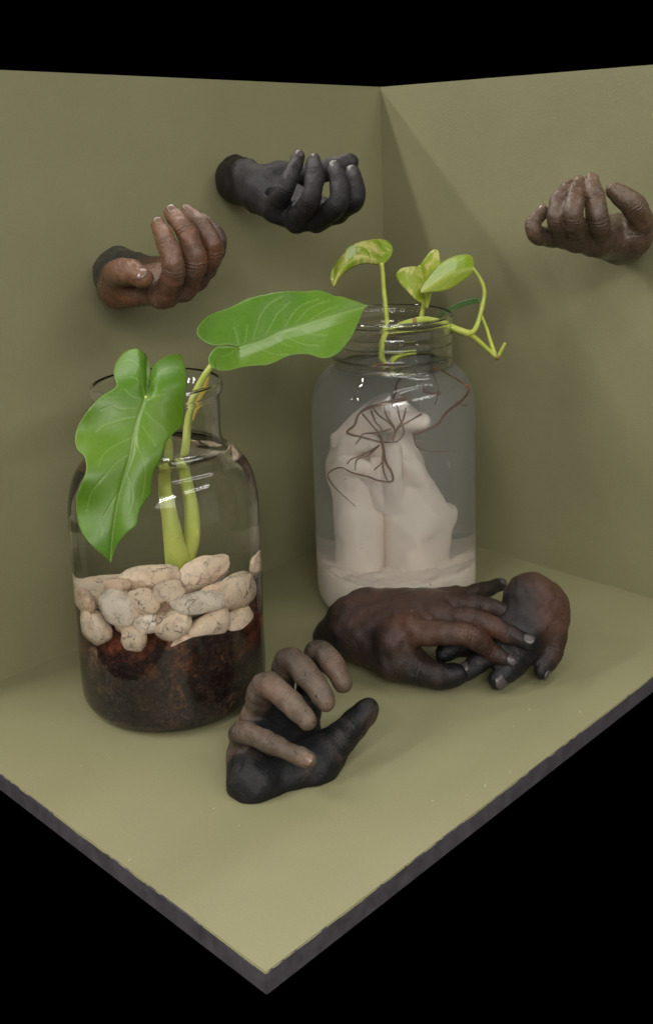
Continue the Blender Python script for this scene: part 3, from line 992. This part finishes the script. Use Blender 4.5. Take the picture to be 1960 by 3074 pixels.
for i, (x, y, wd, hg, tilt, inset, mi, lab) in enumerate(PEBS):
    u, v = zp(x, y)
    g = on_glass(u, v, JF, RIN)
    rad = g - JF; zc = g[2]; rad[2] = 0; rad /= np.linalg.norm(rad)
    depth = (g - CAM) @ fw
    px = FPX/K/depth
    fc = abs(rad @ toward(JF))
    sx = wd*0.5*(640/1535.0/K)/px/max(fc, 0.35)
    sx = min(sx*1.0, 0.025); sy = 1.0*hg*0.5*(640/1535.0/K)/px
    sz = min(0.75*min(sx, sy), 0.013)
    tang = np.cross([0, 0, 1.0], rad)
    a = math.radians(tilt)
    tv = math.cos(a)*tang + math.sin(a)*np.array([0, 0, 1.0])
    uv = -math.sin(a)*tang + math.cos(a)*np.array([0, 0, 1.0])
    sag = sx*sx/(2*RIN)
    P = JF + rad*(RIN - sz*0.97 - sag*0.55 - inset*mm); P[2] = zc
    pebble(P, sx, sy, sz, (tv, uv, rad), i + 1, PEB[mi], lab)
# the layer goes on round the back of the jar
for i in range(16):
    a = RNG.uniform(0, 2*math.pi)
    rad = np.array([math.cos(a), math.sin(a), 0.0])
    back = rad @ toward(JF)
    rr = RNG.uniform(0.02, 0.062)
    if back > 0.25: rr = min(rr, 0.045)
    P = JF + rad*rr; P[2] = RNG.uniform(0.095, 0.116)
    b = RNG.uniform(0, 2*math.pi)
    t_ = np.array([math.cos(b), math.sin(b), 0.0])
    pebble(P, RNG.uniform(.014, .021), RNG.uniform(.010, .014), RNG.uniform(.009, .012), (t_, np.cross([0, 0, 1.0], t_), np.array([0, 0, 1.0])), 40 + i, PEB[i % 3],
           'pale pebble lying in the middle or back of the pebble layer')

# ------------------------------------------------------------------ plaster hands in the rear jar
def plaster_mat():
    t = NT('pale plaster')
    v = t.coords()
    c = t.mix(t.ramp(t.noise(v, 22.0, 4), [(0.3, 0.0), (0.7, 1.0)]), (0.92, 0.79, 0.69), (0.94, 0.83, 0.73))
    sp = t.ramp(t.noise(v, 190.0, 3, 0.6), [(0.68, 0.0), (0.73, 1.0)])
    c = t.mix(t.math('MULTIPLY', sp, 0.55), c, (0.25, 0.17, 0.12))
    b = t.bump(t.noise(v, 90.0, 6, 0.7), 0.35, 0.002)
    t.bsdf(c, 0.6, b, 0.35)
    return t.m
M_PLAS = plaster_mat()
PW = PWJ(JR, 0.0905)
z = zoomer(900, 1000, 600)
ph = bpy.data.objects.new('plaster_hands', None); COL.objects.link(ph)
ph.location = Vector((JR[0], JR[1], 0.04))
tag(ph, 'pair of pale pink plaster hands clasped upright inside the cloudy water', 'hands')
palm = [S_(PW, z, (455, 1850, .006), (460, 1450, .006), 21.5, 20.5),
        S_(PW, z, (460, 1450, .006), (400, 1060, .004), 20, 22),
        S_(PW, z, (400, 1060, .004), (400, 860, .000), 21, 17)]
fing = [F_(PW, z, [(340, 830, .004), (500, 700, .014), (720, 690, .020), (930, 695, .018)], (12, 11.2, 10, 8), tone=.5, nail=False),
        F_(PW, z, [(330, 960, .010), (420, 850, .024), (540, 850, .028), (600, 920, .024)], (12.5, 11, 9.6, 8), tone=.5, nail=False),
        F_(PW, z, [(300, 1060, .012), (380, 1010, .026), (500, 1050, .028), (560, 1120, .022)], (12.5, 11, 9.6, 8), tone=.5, nail=False),
        F_(PW, z, [(430, 800, -.016), (560, 680, -.008), (740, 650, -.004), (860, 700, .0)], (13, 12, 11, 9), tone=.5, nail=False)]
a1 = build_hand('hand', palm, fing, M_PLAS, M_PLAS, h=0.0011, kp=0.009, kf=0.0045, seam=0.0008, palm_tone=0.5)
tag(a1, 'hand whose fingers fold over the top')
palm = [S_(PW, z, (860, 1850, .002), (850, 1450, .004), 23.5, 23),
        S_(PW, z, (850, 1450, .004), (800, 1230, .008), 23, 19),
        S_(PW, z, (960, 1480, -.004), (1060, 1400, -.006), 18, 14),
        S_(PW, z, (1060, 1400, -.006), (1010, 1750, -.006), 13, 14)]
fing = [F_(PW, z, [(720, 1300, .018), (705, 1100, .030), (712, 890, .034)], (12.5, 10, 8.8), tone=.5, nail=False),
        F_(PW, z, [(1030, 1360, .000), (900, 1130, .012), (800, 960, .014), (760, 850, .010)], (13, 12, 10.5, 9), tone=.5, nail=False),
        F_(PW, z, [(640, 1300, .016), (600, 1130, .024), (600, 960, .024)], (11.5, 9, 7.8), tone=.5, nail=False),
        F_(PW, z, [(900, 1300, .0), (840, 1000, -.004), (760, 800, -.006)], (14, 12, 11), tone=.5, nail=False)]
a2 = build_hand('hand', palm, fing, M_PLAS, M_PLAS, h=0.0011, kp=0.009, kf=0.0045, seam=0.0008, palm_tone=0.5)
tag(a2, 'hand with straight thumb raised beside the fingers')
for c in (a1, a2):
    c.parent = ph; c.location = c.location - ph.location

def bed():
    inner = JR_IN[::-1]
    zs = [q[1] for q in inner]; rs = [q[0] for q in inner]
    seg = 110
    V, F, rows = [(0, 0, 0.0060)], [], [[0]]
    def ringr(f):
        rows.append(list(range(len(V), len(V) + seg)))
        for k in range(seg): V.append(f(2*math.pi*k/seg))
    ringr(lambda a: (0.064*math.cos(a), 0.064*math.sin(a), 0.0058))
    def top(x, y):
        q = Vector((x*60, y*60, 3.3)); q2 = Vector((x*190, y*190, 1.3))
        return 0.051 + 0.006*mnoise.noise(q) + 0.0042*mnoise.noise(q2) + 0.002*mnoise.noise(q2*2.3)
    for i in range(14):
        def f(a, i=i):
            c, s = math.cos(a), math.sin(a)
            zt = top(0.086*c, 0.086*s)
            zz = 0.0065 + (zt - 0.0065)*i/13
            r = float(np.interp(zz, zs, rs)) - 0.0006
            return (r*c, r*s, zz)
        ringr(f)
    for rr in np.linspace(0.084, 0.004, 34):
        ringr(lambda a, rr=rr: (rr*math.cos(a), rr*math.sin(a), top(rr*math.cos(a), rr*math.sin(a))))
    V.append((0, 0, top(0, 0))); rows.append([len(V) - 1])
    for A_, B_ in zip(rows[:-1], rows[1:]):
        for k in range(seg):
            k2 = (k + 1) % seg
            if len(A_) == 1: F.append((A_[0], B_[k2], B_[k]))
            elif len(B_) == 1: F.append((A_[k], A_[k2], B_[0]))
            else: F.append((A_[k], A_[k2], B_[k2], B_[k]))
    o = link('plaster_bed', mesh_from(V, F), M_PLAS)
    o.location = Vector(JR)
    tag(o, 'rough pale plaster poured into the bottom of the cloudy jar', 'plaster')
bed()

# ------------------------------------------------------------------ leaves
def leaf_mat(name, g1, g2, vein, var=None, trans=0.25):
    t = NT(name)
    v = t.coords()
    c = t.mix(t.ramp(t.noise(v, 18.0, 3), [(0.3, 0.0), (0.7, 1.0)]), g1, g2)
    fine = t.ramp(t.noise(v, 260.0, 4, 0.6), [(0.3, 0.9), (0.7, 1.1)])
    c = t.mix(1.0, c, fine, 'MULTIPLY')
    if var is not None:
        mp = t.n('ShaderNodeMapping'); mp.inputs['Scale'].default_value = (1, 1, 0.55); t.l(v, mp.inputs[0])
        vf = t.ramp(t.noise(mp.outputs[0], 75.0, 5, 0.65, 0.8), [(0.50, 0.0), (0.60, 1.0)])
        c = t.mix(t.math('MULTIPLY', vf, 0.85), c, var)
    bl = t.ramp(t.noise(v, 120.0, 5, 0.7), [(0.70, 0.0), (0.78, 1.0)])
    c = t.mix(t.math('MULTIPLY', bl, 0.35), c, (0.22, 0.20, 0.05))
    ye = t.ramp(t.noise(v, 9.0, 2, 0.5), [(0.45, 0.0), (0.75, 1.0)])
    c = t.mix(t.math('MULTIPLY', ye, 0.35), c, tuple(x*y for x, y in zip(g2, (1.7, 1.15, 0.7))))
    c = t.mix(t.math('MULTIPLY', t.attr('vein'), 0.50), c, vein)
    b = t.bump(t.noise(v, 160.0, 4), 0.10, 0.001)
    p = t.bsdf(c, 0.36, b, 0.45)
    tr = t.n('ShaderNodeBsdfTranslucent'); t.l(c, tr.inputs[0])
    mx = t.n('ShaderNodeMixShader', inp={0: trans})
    t.l(p.outputs[0], mx.inputs[1]); t.l(tr.outputs[0], mx.inputs[2]); t.l(mx.outputs[0], t.out.inputs[0])
    return t.m
M_LEAF = leaf_mat('broad leaf', (0.078, 0.190, 0.010), (0.105, 0.225, 0.018), (0.30, 0.42, 0.12))
M_POTH = leaf_mat('variegated leaf', (0.20, 0.32, 0.018), (0.28, 0.39, 0.028), (0.50, 0.53, 0.14), (0.62, 0.58, 0.20))
M_LIME = leaf_mat('lime leaf', (0.19, 0.30, 0.012), (0.25, 0.35, 0.018), (0.50, 0.52, 0.16))
M_DARKLEAF = leaf_mat('dark young leaf', (0.045, 0.13, 0.022), (0.065, 0.17, 0.03), (0.20, 0.32, 0.10))
def stem_mat(name, c1, c2):
    t = NT(name)
    v = t.coords()
    c = t.mix(t.ramp(t.noise(v, 60.0, 4), [(0.3, 0.0), (0.7, 1.0)]), c1, c2)
    sp = t.ramp(t.noise(v, 420.0, 2), [(0.70, 0.0), (0.74, 1.0)])
    c = t.mix(t.math('MULTIPLY', sp, 0.6), c, (0.10, 0.07, 0.03))
    t.bsdf(c, 0.38, None, 0.45, **{'Subsurface Weight': 0.15, 'Subsurface Radius': (0.004, 0.004, 0.001), 'Subsurface Scale': 1.0})
    return t.m
M_STEM = stem_mat('green stem', (0.46, 0.55, 0.10), (0.58, 0.63, 0.17))
M_VINE = stem_mat('pothos stem', (0.34, 0.42, 0.05), (0.46, 0.50, 0.09))
M_NODE = stem_mat('stem node', (0.16, 0.09, 0.03), (0.30, 0.22, 0.05))
M_ROOT = stem_mat('root', (0.17, 0.065, 0.025), (0.26, 0.11, 0.045))
M_WROOT = stem_mat('young root', (0.55, 0.45, 0.32), (0.60, 0.50, 0.38))

def in_poly(P, poly):
    x, y = P[:, 0], P[:, 1]
    c = np.zeros(len(P), bool)
    n = len(poly)
    for i in range(n):
        x1, y1 = poly[i]; x2, y2 = poly[(i+1) % n]
        m = ((y1 > y) != (y2 > y)) & (x < (x2 - x1)*(y - y1)/(y2 - y1 + 1e-12) + x1)
        c ^= m
    return c

def poly_dist(P, line):
    d = np.full(len(P), 1e9)
    for a, b in zip(line[:-1], line[1:]):
        ba = b - a
        t = np.clip(((P - a) @ ba)/(ba @ ba + 1e-9), 0, 1)
        d = np.minimum(d, np.linalg.norm(P - a - t[:, None]*ba, axis=1))
    return d

def leaf(name, zz, outline, midrib, depth, mat, parent, step, veins=6, vein_px=5.0, thick=0.0006, vein_bend=0.55, lines=()):
    O = catmull(np.array(outline + [outline[0]], float), 5)[:-1]
    M = catmull(np.array(midrib, float), 8)
    lo, hi = O.min(0), O.max(0)
    gx, gy = np.meshgrid(np.arange(lo[0], hi[0], step), np.arange(lo[1], hi[1], step*0.9))
    gx[1::2] += step/2
    G = np.stack([gx.ravel(), gy.ravel()], 1)
    G = G[in_poly(G, O)]
    ring = np.vstack([O, O[:1]])
    G = G[poly_dist(G, ring) > step*0.55]
    pts = np.vstack([O, G])
    edges = [(i, (i+1) % len(O)) for i in range(len(O))]
    r = geometry.delaunay_2d_cdt([Vector(p) for p in pts], edges, [], 1, 1e-4)
    P2 = np.array([(p.x, p.y) for p in r[0]])
    F = [f for f in r[2] if len(f) == 3]
    dm = poly_dist(P2, M)
    # side veins sweep from the midrib toward the tip
    T = np.gradient(M, axis=0); T /= np.linalg.norm(T, axis=1)[:, None]
    Vn = np.exp(-(dm/vein_px)**2)
    size = np.linalg.norm(hi - lo)
    for k in range(veins):
        i = int((k + 0.15)/(veins + 0.4)*(len(M) - 1))
        for sd in (-1, 1):
            nrm = np.array([-T[i][1], T[i][0]])*sd
            p, dv = M[i].copy(), nrm*0.95 + T[i]*(0.35 if k else -0.25)
            line = [p.copy()]
            for q in range(24):
                dv = dv/np.linalg.norm(dv)
                p = p + dv*size*0.016
                dv = dv + T[i]*vein_bend*0.11
                line.append(p.copy())
                if not in_poly(p[None], O)[0]: break
            line = np.array(line)
            if len(line) > 2:
                Vn = np.maximum(Vn, 0.62*np.exp(-(poly_dist(P2, line)/(vein_px*0.55))**2))
    for ln in lines:
        L_ = catmull(np.array(ln, float), 6)
        Vn = np.maximum(Vn, 0.75*np.exp(-(poly_dist(P2, L_)/(vein_px*0.5))**2))
    de = poly_dist(P2, ring)
    Vn = np.maximum(Vn, 0.8*np.exp(-(de/(vein_px*0.6))**2))
    rel = np.exp(-(dm/(vein_px*2))**2)
    W3 = np.array([PD(*zz(x, y), depth(x, y, m) + 0.0008*e + 0.0005*q) for (x, y), m, e, q in zip(P2, dm, rel, Vn)])
    base = PD(*zz(*midrib[0]), depth(midrib[0][0], midrib[0][1], 0.0))
    me = bpy.data.meshes.new('mesh')
    me.from_pydata([tuple(q) for q in W3 - base], [], F)
    me.polygons.foreach_set('use_smooth', [True]*len(me.polygons))
    at = me.attributes.new('vein', 'FLOAT', 'POINT')
    at.data.foreach_set('value', Vn.astype(np.float32))
    o = link(name, me, mat, parent)
    o.location = Vector(base) - (parent.location if parent else Vector())
    so = o.modifiers.new('thickness', 'SOLIDIFY'); so.thickness = thick; so.offset = 0
    return o

# --- the broad-leaved plant in the front jar
zA = zoomer(200, 1000, 620)
zB = zoomer(560, 840, 600)
plant = bpy.data.objects.new('broad_leaved_plant', None); COL.objects.link(plant)
plant.location = Vector((JF[0], JF[1], 0.10))
tag(plant, 'green plant with two big heart-shaped leaves, rooted in the pebbles of the jar', 'plant')
outA = [(335,1705),(280,1660),(170,1560),(95,1430),(75,1250),(95,1160),(140,1050),(148,980),(130,910),(85,870),(65,790),(85,700),(150,590),(250,480),(330,430),(375,390),(362,345),(352,290),(370,220),(430,145),(510,115),(570,140),(605,190),(622,270),(606,400),(588,474),
        (612,405),(634,275),(680,210),(750,170),(820,158),(860,180),(885,270),(893,370),(885,450),(875,540),(870,640),(850,700),(790,750),(740,810),(720,880),(690,960),(650,1030),(635,1100),(630,1190),(580,1260),(540,1330),(520,1430),(450,1490),(390,1560),(350,1640)]
midA = [(585,485),(535,620),(500,760),(470,920),(420,1100),(375,1300),(345,1500),(330,1690)]
def dA(x, y, m):
    t = (y - 480)/1225.0
    base = 0.918 - 0.040*t - 0.010*math.sin(min(max(t, 0), 1)*math.pi)
    side = 1 if x > np.interp(y, [p[1] for p in midA], [p[0] for p in midA]) else -1
    fold = -0.000035*m + 0.00000016*m*m*(1.0 + 0.7*side)
    lobe = 0.028*max(0, -t/0.3)**1.5
    wav = 0.0045*math.sin(y/95.0 + (0 if side < 0 else 1.7))*min(m/260.0, 1.4)
    if t < 0.02: wav += 0.010*math.exp(-((x - 605)/45.0)**2)*min(1, max(0, (0.02 - t)/0.08))
    return base + fold + lobe + wav
veinA = [[(545,490),(480,470),(440,425),(400,418)], [(520,620),(380,655),(280,690),(220,740)], [(510,560),(400,565),(340,540),(260,570)], [(455,905),(370,970),(320,1020),(240,1110),(180,1200),(155,1320)],
         [(515,770),(525,850),(560,910),(582,1000),(580,1100),(560,1220)], [(575,580),(640,640),(700,690),(735,745)], [(560,690),(620,770),(665,835)], [(600,500),(660,470),(740,450)],
         [(585,470),(560,400),(520,340),(470,320)], [(575,470),(555,330),(540,250),(480,205),(425,215)], [(600,460),(640,380),(700,290),(780,255),(840,265)], [(480,780),(380,830),(290,890),(235,990)],
         [(400,1170),(330,1270),(270,1400),(255,1500)], [(440,1020),(480,1120),(490,1230),(460,1350)]]
leaf('leaf', zA, outA, midA, dA, M_LEAF, plant, 9.0, 0, 8.0, lines=veinA)
outB = [(1425,200),(1385,196),(1300,165),(1190,130),(1140,126),(1080,100),(1010,82),(900,90),(740,92),(600,115),(470,145),(400,180),(330,215),(200,260),(130,310),(82,380),(90,430),(130,470),(190,500),(250,508),(330,500),(410,522),(330,512),(245,514),(200,545),(170,600),(175,645),(210,680),(270,700),(350,695),(440,670),(540,660),(620,655),(690,630),(770,590),(860,572),(950,575),(1020,600),(1080,602),(1140,580),(1200,530),(1260,450),(1300,370),(1330,300),(1372,212)]
midB = [(412,522),(600,460),(740,392),(900,348),(1100,285),(1385,203)]
def dB(x, y, m):
    t = (x - 415)/970.0
    my = np.interp(x, [p[0] for p in midB], [p[1] for p in midB])
    s = (my - y)/300.0
    base = 1.005 + 0.045*t + 0.035*s
    fold = (-0.006 if s > 0 else -0.010)*min(m/200.0, 1.6) if True else 0
    curl = 0.018*max(0, -s - 0.25)**1.2*(1 if t > -0.2 else 0.5)
    wav = 0.004*math.sin(x/120.0 + (0 if s > 0 else 2.0))*min(m/220.0, 1.2)
    return base + fold + curl + wav
veinB = [[(515,455),(540,370),(580,260),(650,180),(740,130)], [(610,420),(660,340),(700,260),(800,170)], [(745,385),(800,290),(860,215),(930,175),(1020,150)], [(840,330),(920,240),(1000,190),(1100,160)], [(950,310),(1060,240),(1160,205)],
         [(400,500),(385,430),(365,360)], [(450,480),(465,400),(468,350)], [(740,420),(830,470),(930,500),(1020,505)], [(520,500),(620,555),(700,575),(780,575)], [(680,440),(740,490),(800,510)], [(380,508),(330,495),(280,490),(240,505)], [(880,380),(980,420),(1080,420)], [(380,530),(330,570),(270,590)]]
leaf('leaf', zB, outB, midB, dB, M_LEAF, plant, 9.0, 0, 8.0, lines=veinB)
PF = PWJ(JF, 0.0885)
def local(pts, parent): return [np.asarray(p) - np.array(parent.location) for p in pts]
attA = PD(*zA(588, 486), 0.921)
attB = PD(*zB(412, 526), 1.0065)
st = [PF(*zA(835, 1790), 0.010), PF(*zA(815, 1640), 0.012), PF(*zA(775, 1420), 0.012), PF(*zA(735, 1200), 0.010)]
up_ = [PD(*zA(760, 900), 0.985), PD(*zA(740, 700), 0.982), PD(*zA(690, 540), 0.975), PD(*zA(630, 455), 0.945), attA]
tube('petiole', local(st + up_, plant), [.0092, .0084, .0062, .0047, .0040, .0036, .0032, .0029, .0022], M_STEM, plant, 8, 14)
st2 = [PF(*zA(850, 1790), 0.0), PF(*zA(925, 1560), 0.002), PF(*zA(935, 1350), 0.002), PF(*zA(885, 1100), 0.0)]
up2 = [PD(*zA(880, 880), 1.010), PD(*zA(905, 640), 1.012), PD(*zA(960, 440), 1.016), PD(*zA(1075, 250), 1.012), PD(*zB(300, 590), 1.018), attB]
tube('petiole', local(st2 + up2, plant), [.0066, .0062, .0052, .0042, .0038, .0035, .0033, .0031, .0028, .0022], M_STEM, plant, 8, 14)
M_SHEATH = stem_mat('yellow sheath', (0.50, 0.36, 0.05), (0.55, 0.42, 0.08))
tube('leaf_sheath', local([PD(*zA(930, 640), 1.020), PD(*zA(1000, 480), 1.024), PD(*zA(1035, 380), 1.022), PD(*zA(1060, 325), 1.020)], plant), [.003, .0036, .003, .0008], M_SHEATH, plant, 6, 10, 0.5)

# --- the variegated cutting in the rear jar
zP = zoomer(940, 680, 620)
vine = bpy.data.objects.new('pothos_cutting', None); COL.objects.link(vine)
vine.location = Vector((JR[0], JR[1], 0.26))
tag(vine, 'trailing variegated yellow-green cutting with brown roots, standing in the cloudy jar', 'plant')
D0 = 1.200
out1 = [(152,446),(132,400),(135,340),(170,270),(230,190),(260,155),(330,120),(430,98),(510,95),(560,115),(590,160),(580,215),(545,260),(512,282),(480,285),(400,275),(340,285),(280,310),(230,350),(190,395),(168,440)]
mid1 = [(508,276),(470,245),(400,228),(320,238),(240,285),(185,355),(152,440)]
def d1(x, y, m):
    my = np.interp(x, [p[0] for p in mid1[::-1]], [p[1] for p in mid1[::-1]])
    s = (my - y)/150.0
    t = (508 - x)/360.0
    return D0 - 0.035*t + (0.030*s if s > 0 else -0.012*s) - 0.006*math.exp(-(m/25.0)**2)*0
leaf('leaf', zP, out1, mid1, d1, M_POTH, vine, 9.0, 0, 6.0)
out2 = [(848,612),(826,592),(800,565),(750,535),(700,482),(645,425),(615,362),(645,318),(705,300),(778,296),(792,285),(822,248),(860,198),(900,172),(930,186),(940,250),(945,340),(925,420),(890,490),(868,550)]
mid2 = [(788,292),(805,350),(820,430),(835,520),(847,605)]
def d2(x, y, m):
    mx = np.interp(y, [p[1] for p in mid2], [p[0] for p in mid2])
    s = (x - mx)/130.0
    t = (y - 292)/315.0
    return D0 + 0.012 - 0.020*t - 0.016*abs(s) + 0.008*s*s
leaf('leaf', zP, out2, mid2, d2, M_POTH, vine, 9.0, 0, 6.0)
out3 = [(798,494),(805,450),(850,380),(900,320),(940,275),(1000,240),(1070,215),(1140,209),(1180,225),(1192,265),(1192,312),(1170,360),(1100,410),(1040,450),(960,480),(880,486),(830,492)]
mid3 = [(1188,312),(1130,316),(1060,338),(960,388),(880,438),(806,486)]
def d3(x, y, m):
    my = np.interp(x, [p[0] for p in mid3[::-1]], [p[1] for p in mid3[::-1]])
    s = (my - y)/110.0
    t = (1188 - x)/385.0
    return D0 - 0.012 - 0.022*t + (0.026*s if s > 0 else 0.004*s)
leaf('leaf', zP, out3, mid3, d3, M_LIME, vine, 10.0, 0, 8.0, lines=[[(1150,318),(1080,345),(1020,400),(960,465)],[(1140,225),(1100,240),(1050,255)],[(1010,262),(960,290)]])
out4 = [(905,690),(960,640),(1020,598),(1090,560),(1160,540),(1215,532),(1238,552),(1244,580),(1215,572),(1150,582),(1085,605),(1030,632),(975,665)]
mid4 = [(1240,572),(1200,556),(1120,572),(1040,612),(960,658),(910,688)]
leaf('leaf', zP, out4, mid4, lambda x, y, m: D0 + 0.035 + 0.0001*(572 - y)*0.5 + 0.02*(1240 - x)/330.0, M_DARKLEAF, vine, 11.0, 0, 5.0)
def vt(name, pts, rad, mat=M_VINE, n=8, seg=10):
    return tube(name, local([PD(*zP(x, y), d) for x, y, d in pts], vine), rad, mat, vine, n, seg, 1.0, 0.10)
vt('petiole', [(508, 278, D0), (516, 360, D0+.001), (524, 470, D0+.002), (538, 600, D0+.002), (546, 700, D0+.002), (542, 770, D0)], [.0026, .0026, .0026, .0027, .0028, .0032])
vt('stem', [(542, 765, D0), (530, 810, D0), (512, 870, D0), (508, 940, D0), (512, 985, D0), (530, 1015, D0)], [.0042, .0034, .0034, .0034, .0036, .0026])
vt('petiole', [(788, 294, D0+.012), (806, 360, D0+.016), (824, 460, D0+.018), (822, 560, D0+.016), (800, 688, D0+.008)], [.0018, .002, .0024, .0026, .0028])
vt('stem', [(565, 775, D0+.004), (650, 732, D0+.006), (755, 704, D0+.008), (850, 694, D0+.004), (960, 720, D0-.004), (1060, 762, D0-.010), (1150, 795, D0-.012)], [.0028, .0034, .0042, .0040, .0038, .0038, .0042])
vt('stem', [(1140, 792, D0-.012), (1180, 812, D0-.010), (1260, 880, D0-.006), (1320, 935, D0-.004), (1362, 972, D0-.004)], [.0036, .0031, .0026, .0024, .0026])
vt('petiole', [(1150, 796, D0-.012), (1190, 778, D0-.014), (1218, 730, D0-.014), (1244, 640, D0-.013), (1264, 550, D0-.012), (1270, 470, D0-.012), (1240, 390, D0-.012), (1188, 312, D0-.012)], [.0034, .0030, .0028, .0026, .0025, .0024, .0022, .0018])
vt('petiole', [(1244, 575, D0+.034), (1252, 660, D0+.020), (1290, 765, D0+.008), (1318, 860, D0), (1350, 955, D0-.004)], [.0012, .0016, .0019, .0021, .0022])
vt('stem_tip', [(1376, 960, D0-.004), (1396, 920, D0-.006), (1424, 868, D0-.008)], [.0021, .0020, .0017])
vt('node', [(1355, 968, D0-.004), (1372, 975, D0-.004)], [.0032, .0030], M_NODE, 4)
vt('node', [(740, 708, D0+.0075), (768, 702, D0+.0075)], [.0044, .0044], M_NODE, 4)
vt('stem', [(580, 1010, D0+.01), (610, 975, D0+.012), (680, 945, D0+.018), (760, 930, D0+.024)], [.0034, .0036, .0032, .0026])
# roots hanging in the water
def rt_(pts, s, r0, r1, mat=M_ROOT):
    P = [PW(*z(x, y), s if np.isscalar(s) else s[i]) for i, (x, y) in enumerate(pts)]
    R_ = list(np.linspace(r0, r1, len(P))*mm*1.2)
    return tube('root', local(P, vine), R_, mat, vine, 6, 6, 1.0, 0.25)
rt_([(820,545),(730,560),(640,577),(520,600),(450,640),(420,710),(365,765),(480,800),(610,835)], .042, 1.25, .95)
rt_([(625,790),(640,880),(660,990),(700,1060),(715,1120),(690,1140),(600,1130),(520,1100),(400,1070),(320,1030),(240,1060),(220,1100),(260,1170),(330,1240),(430,1330)], .050, 1.15, .4)
rt_([(1080,285),(1200,360),(1310,420),(1270,510),(1130,620),(1060,700),(980,745),(870,780)], .030, 1.2, 1.2)
rt_([(870,780),(900,870),(1000,905),(1190,910)], .024, .9, .5)
rt_([(960,560),(1040,568),(1100,560)], -.02, 1.1, .8)
rt_([(1210,580),(1250,586),(1290,582)], -.02, 1.0, .8)
for pts in ([(480,635),(560,720),(620,790),(640,870)], [(545,615),(580,690),(625,740),(630,850)], [(560,595),(610,650),(690,700),(730,760),(715,830)], [(640,583),(670,660),(720,720),(725,770)],
            [(745,580),(765,660),(790,720),(795,780),(740,840)], [(815,600),(790,680),(740,740),(715,820)], [(935,635),(850,680),(760,730),(715,800)], [(700,740),(600,765),(490,775),(470,800),(430,850)],
            [(610,860),(500,930),(400,965),(365,1005)], [(600,870),(520,940),(440,970),(425,1050)], [(640,900),(630,990),(570,1050)], [(635,950),(640,1050),(680,1150)], [(615,835),(700,838),(740,830)]):
    rt_(pts, .046, .85, .5)
rt_([(1020,300),(1060,400),(1075,500),(1040,580)], .03, .5, .35)
for pts in ([(890,828),(940,835),(985,872)], [(1142,985),(1145,1030)], [(705,420),(708,560)]):
    rt_(pts, .03, .5, .3, M_WROOT)
vt('root', [(520, 995, D0), (560, 1040, D0+.004), (610, 1072, D0+.01), (690, 1086, D0+.014)], [.0022, .0020, .0018, .0016], M_ROOT)
vt('root', [(525, 1015, D0), (440, 1055, D0), (350, 1080, D0)], [.0018, .0016, .0012], M_ROOT)
vt('root', [(690, 1086, D0+.014), (640, 1180, D0+.01), (600, 1290, D0-.01), (590, 1340, D0-.03)], [.0016, .0014, .0012, .0012], M_ROOT)

# ------------------------------------------------------------------ crumbs of plaster and dust
def crumbs():
    V, F = [], []
    spots = [(1063, 260, 1700, 1750, 260, 3), (1073, 1910, 1700, 1750, 260, 3), (232, 2288, 1700, 1750, 260, 3)]
    def bit(p, r):
        i = len(V)
        for d in ((1,0,0),(-1,0,0),(0,1,0),(0,-1,0),(0,0,1),(0,0,-1)):
            V.append(tuple(p + np.array(d)*r*RNG.uniform(.6, 1.3)))
        for f in ((0,2,4),(2,1,4),(1,3,4),(3,0,4),(2,0,5),(1,2,5),(3,1,5),(0,3,5)): F.append(tuple(i + k for k in f))
    for x, y, x0, y0, wd, s in spots:
        zc = zoomer(x0, y0, wd)
        bit(PZ(*zc(x, y), 0.0006), 0.0008)
    zc = zoomer(0, 2200, 1000)
    for x, y, r in ((598, 588, .0011), (376, 153, .0007), (507, 118, .0006), (985, 347, .0008), (1103, 428, .0006), (880, 605, .0006)):
        bit(PZ(*zc(x, y), 0.0005), r)
    zc = zoomer(760, 1600, 1200)
    for x, y, r in ((1058, 678, .0008), (997, 743, .0007), (1253, 686, .0008), (890, 970, .0008), (688, 1028, .0009), (985, 918, .0006), (820, 1025, .0006)):
        bit(PZ(*zc(x, y), 0.0005), r)
    for i in range(40):
        bit(np.array([-RNG.uniform(.02, .62), -RNG.uniform(.02, .47), 0.0003]), RNG.uniform(.0002, .0004))
    t = NT('plaster crumbs'); t.bsdf((0.46, 0.43, 0.31), 0.8)
    o = link('plaster_crumbs', mesh_from(V, F, False), t.m)
    tag(o, 'tiny pale crumbs of plaster scattered over the floor board', 'crumbs', kind='stuff')
crumbs()
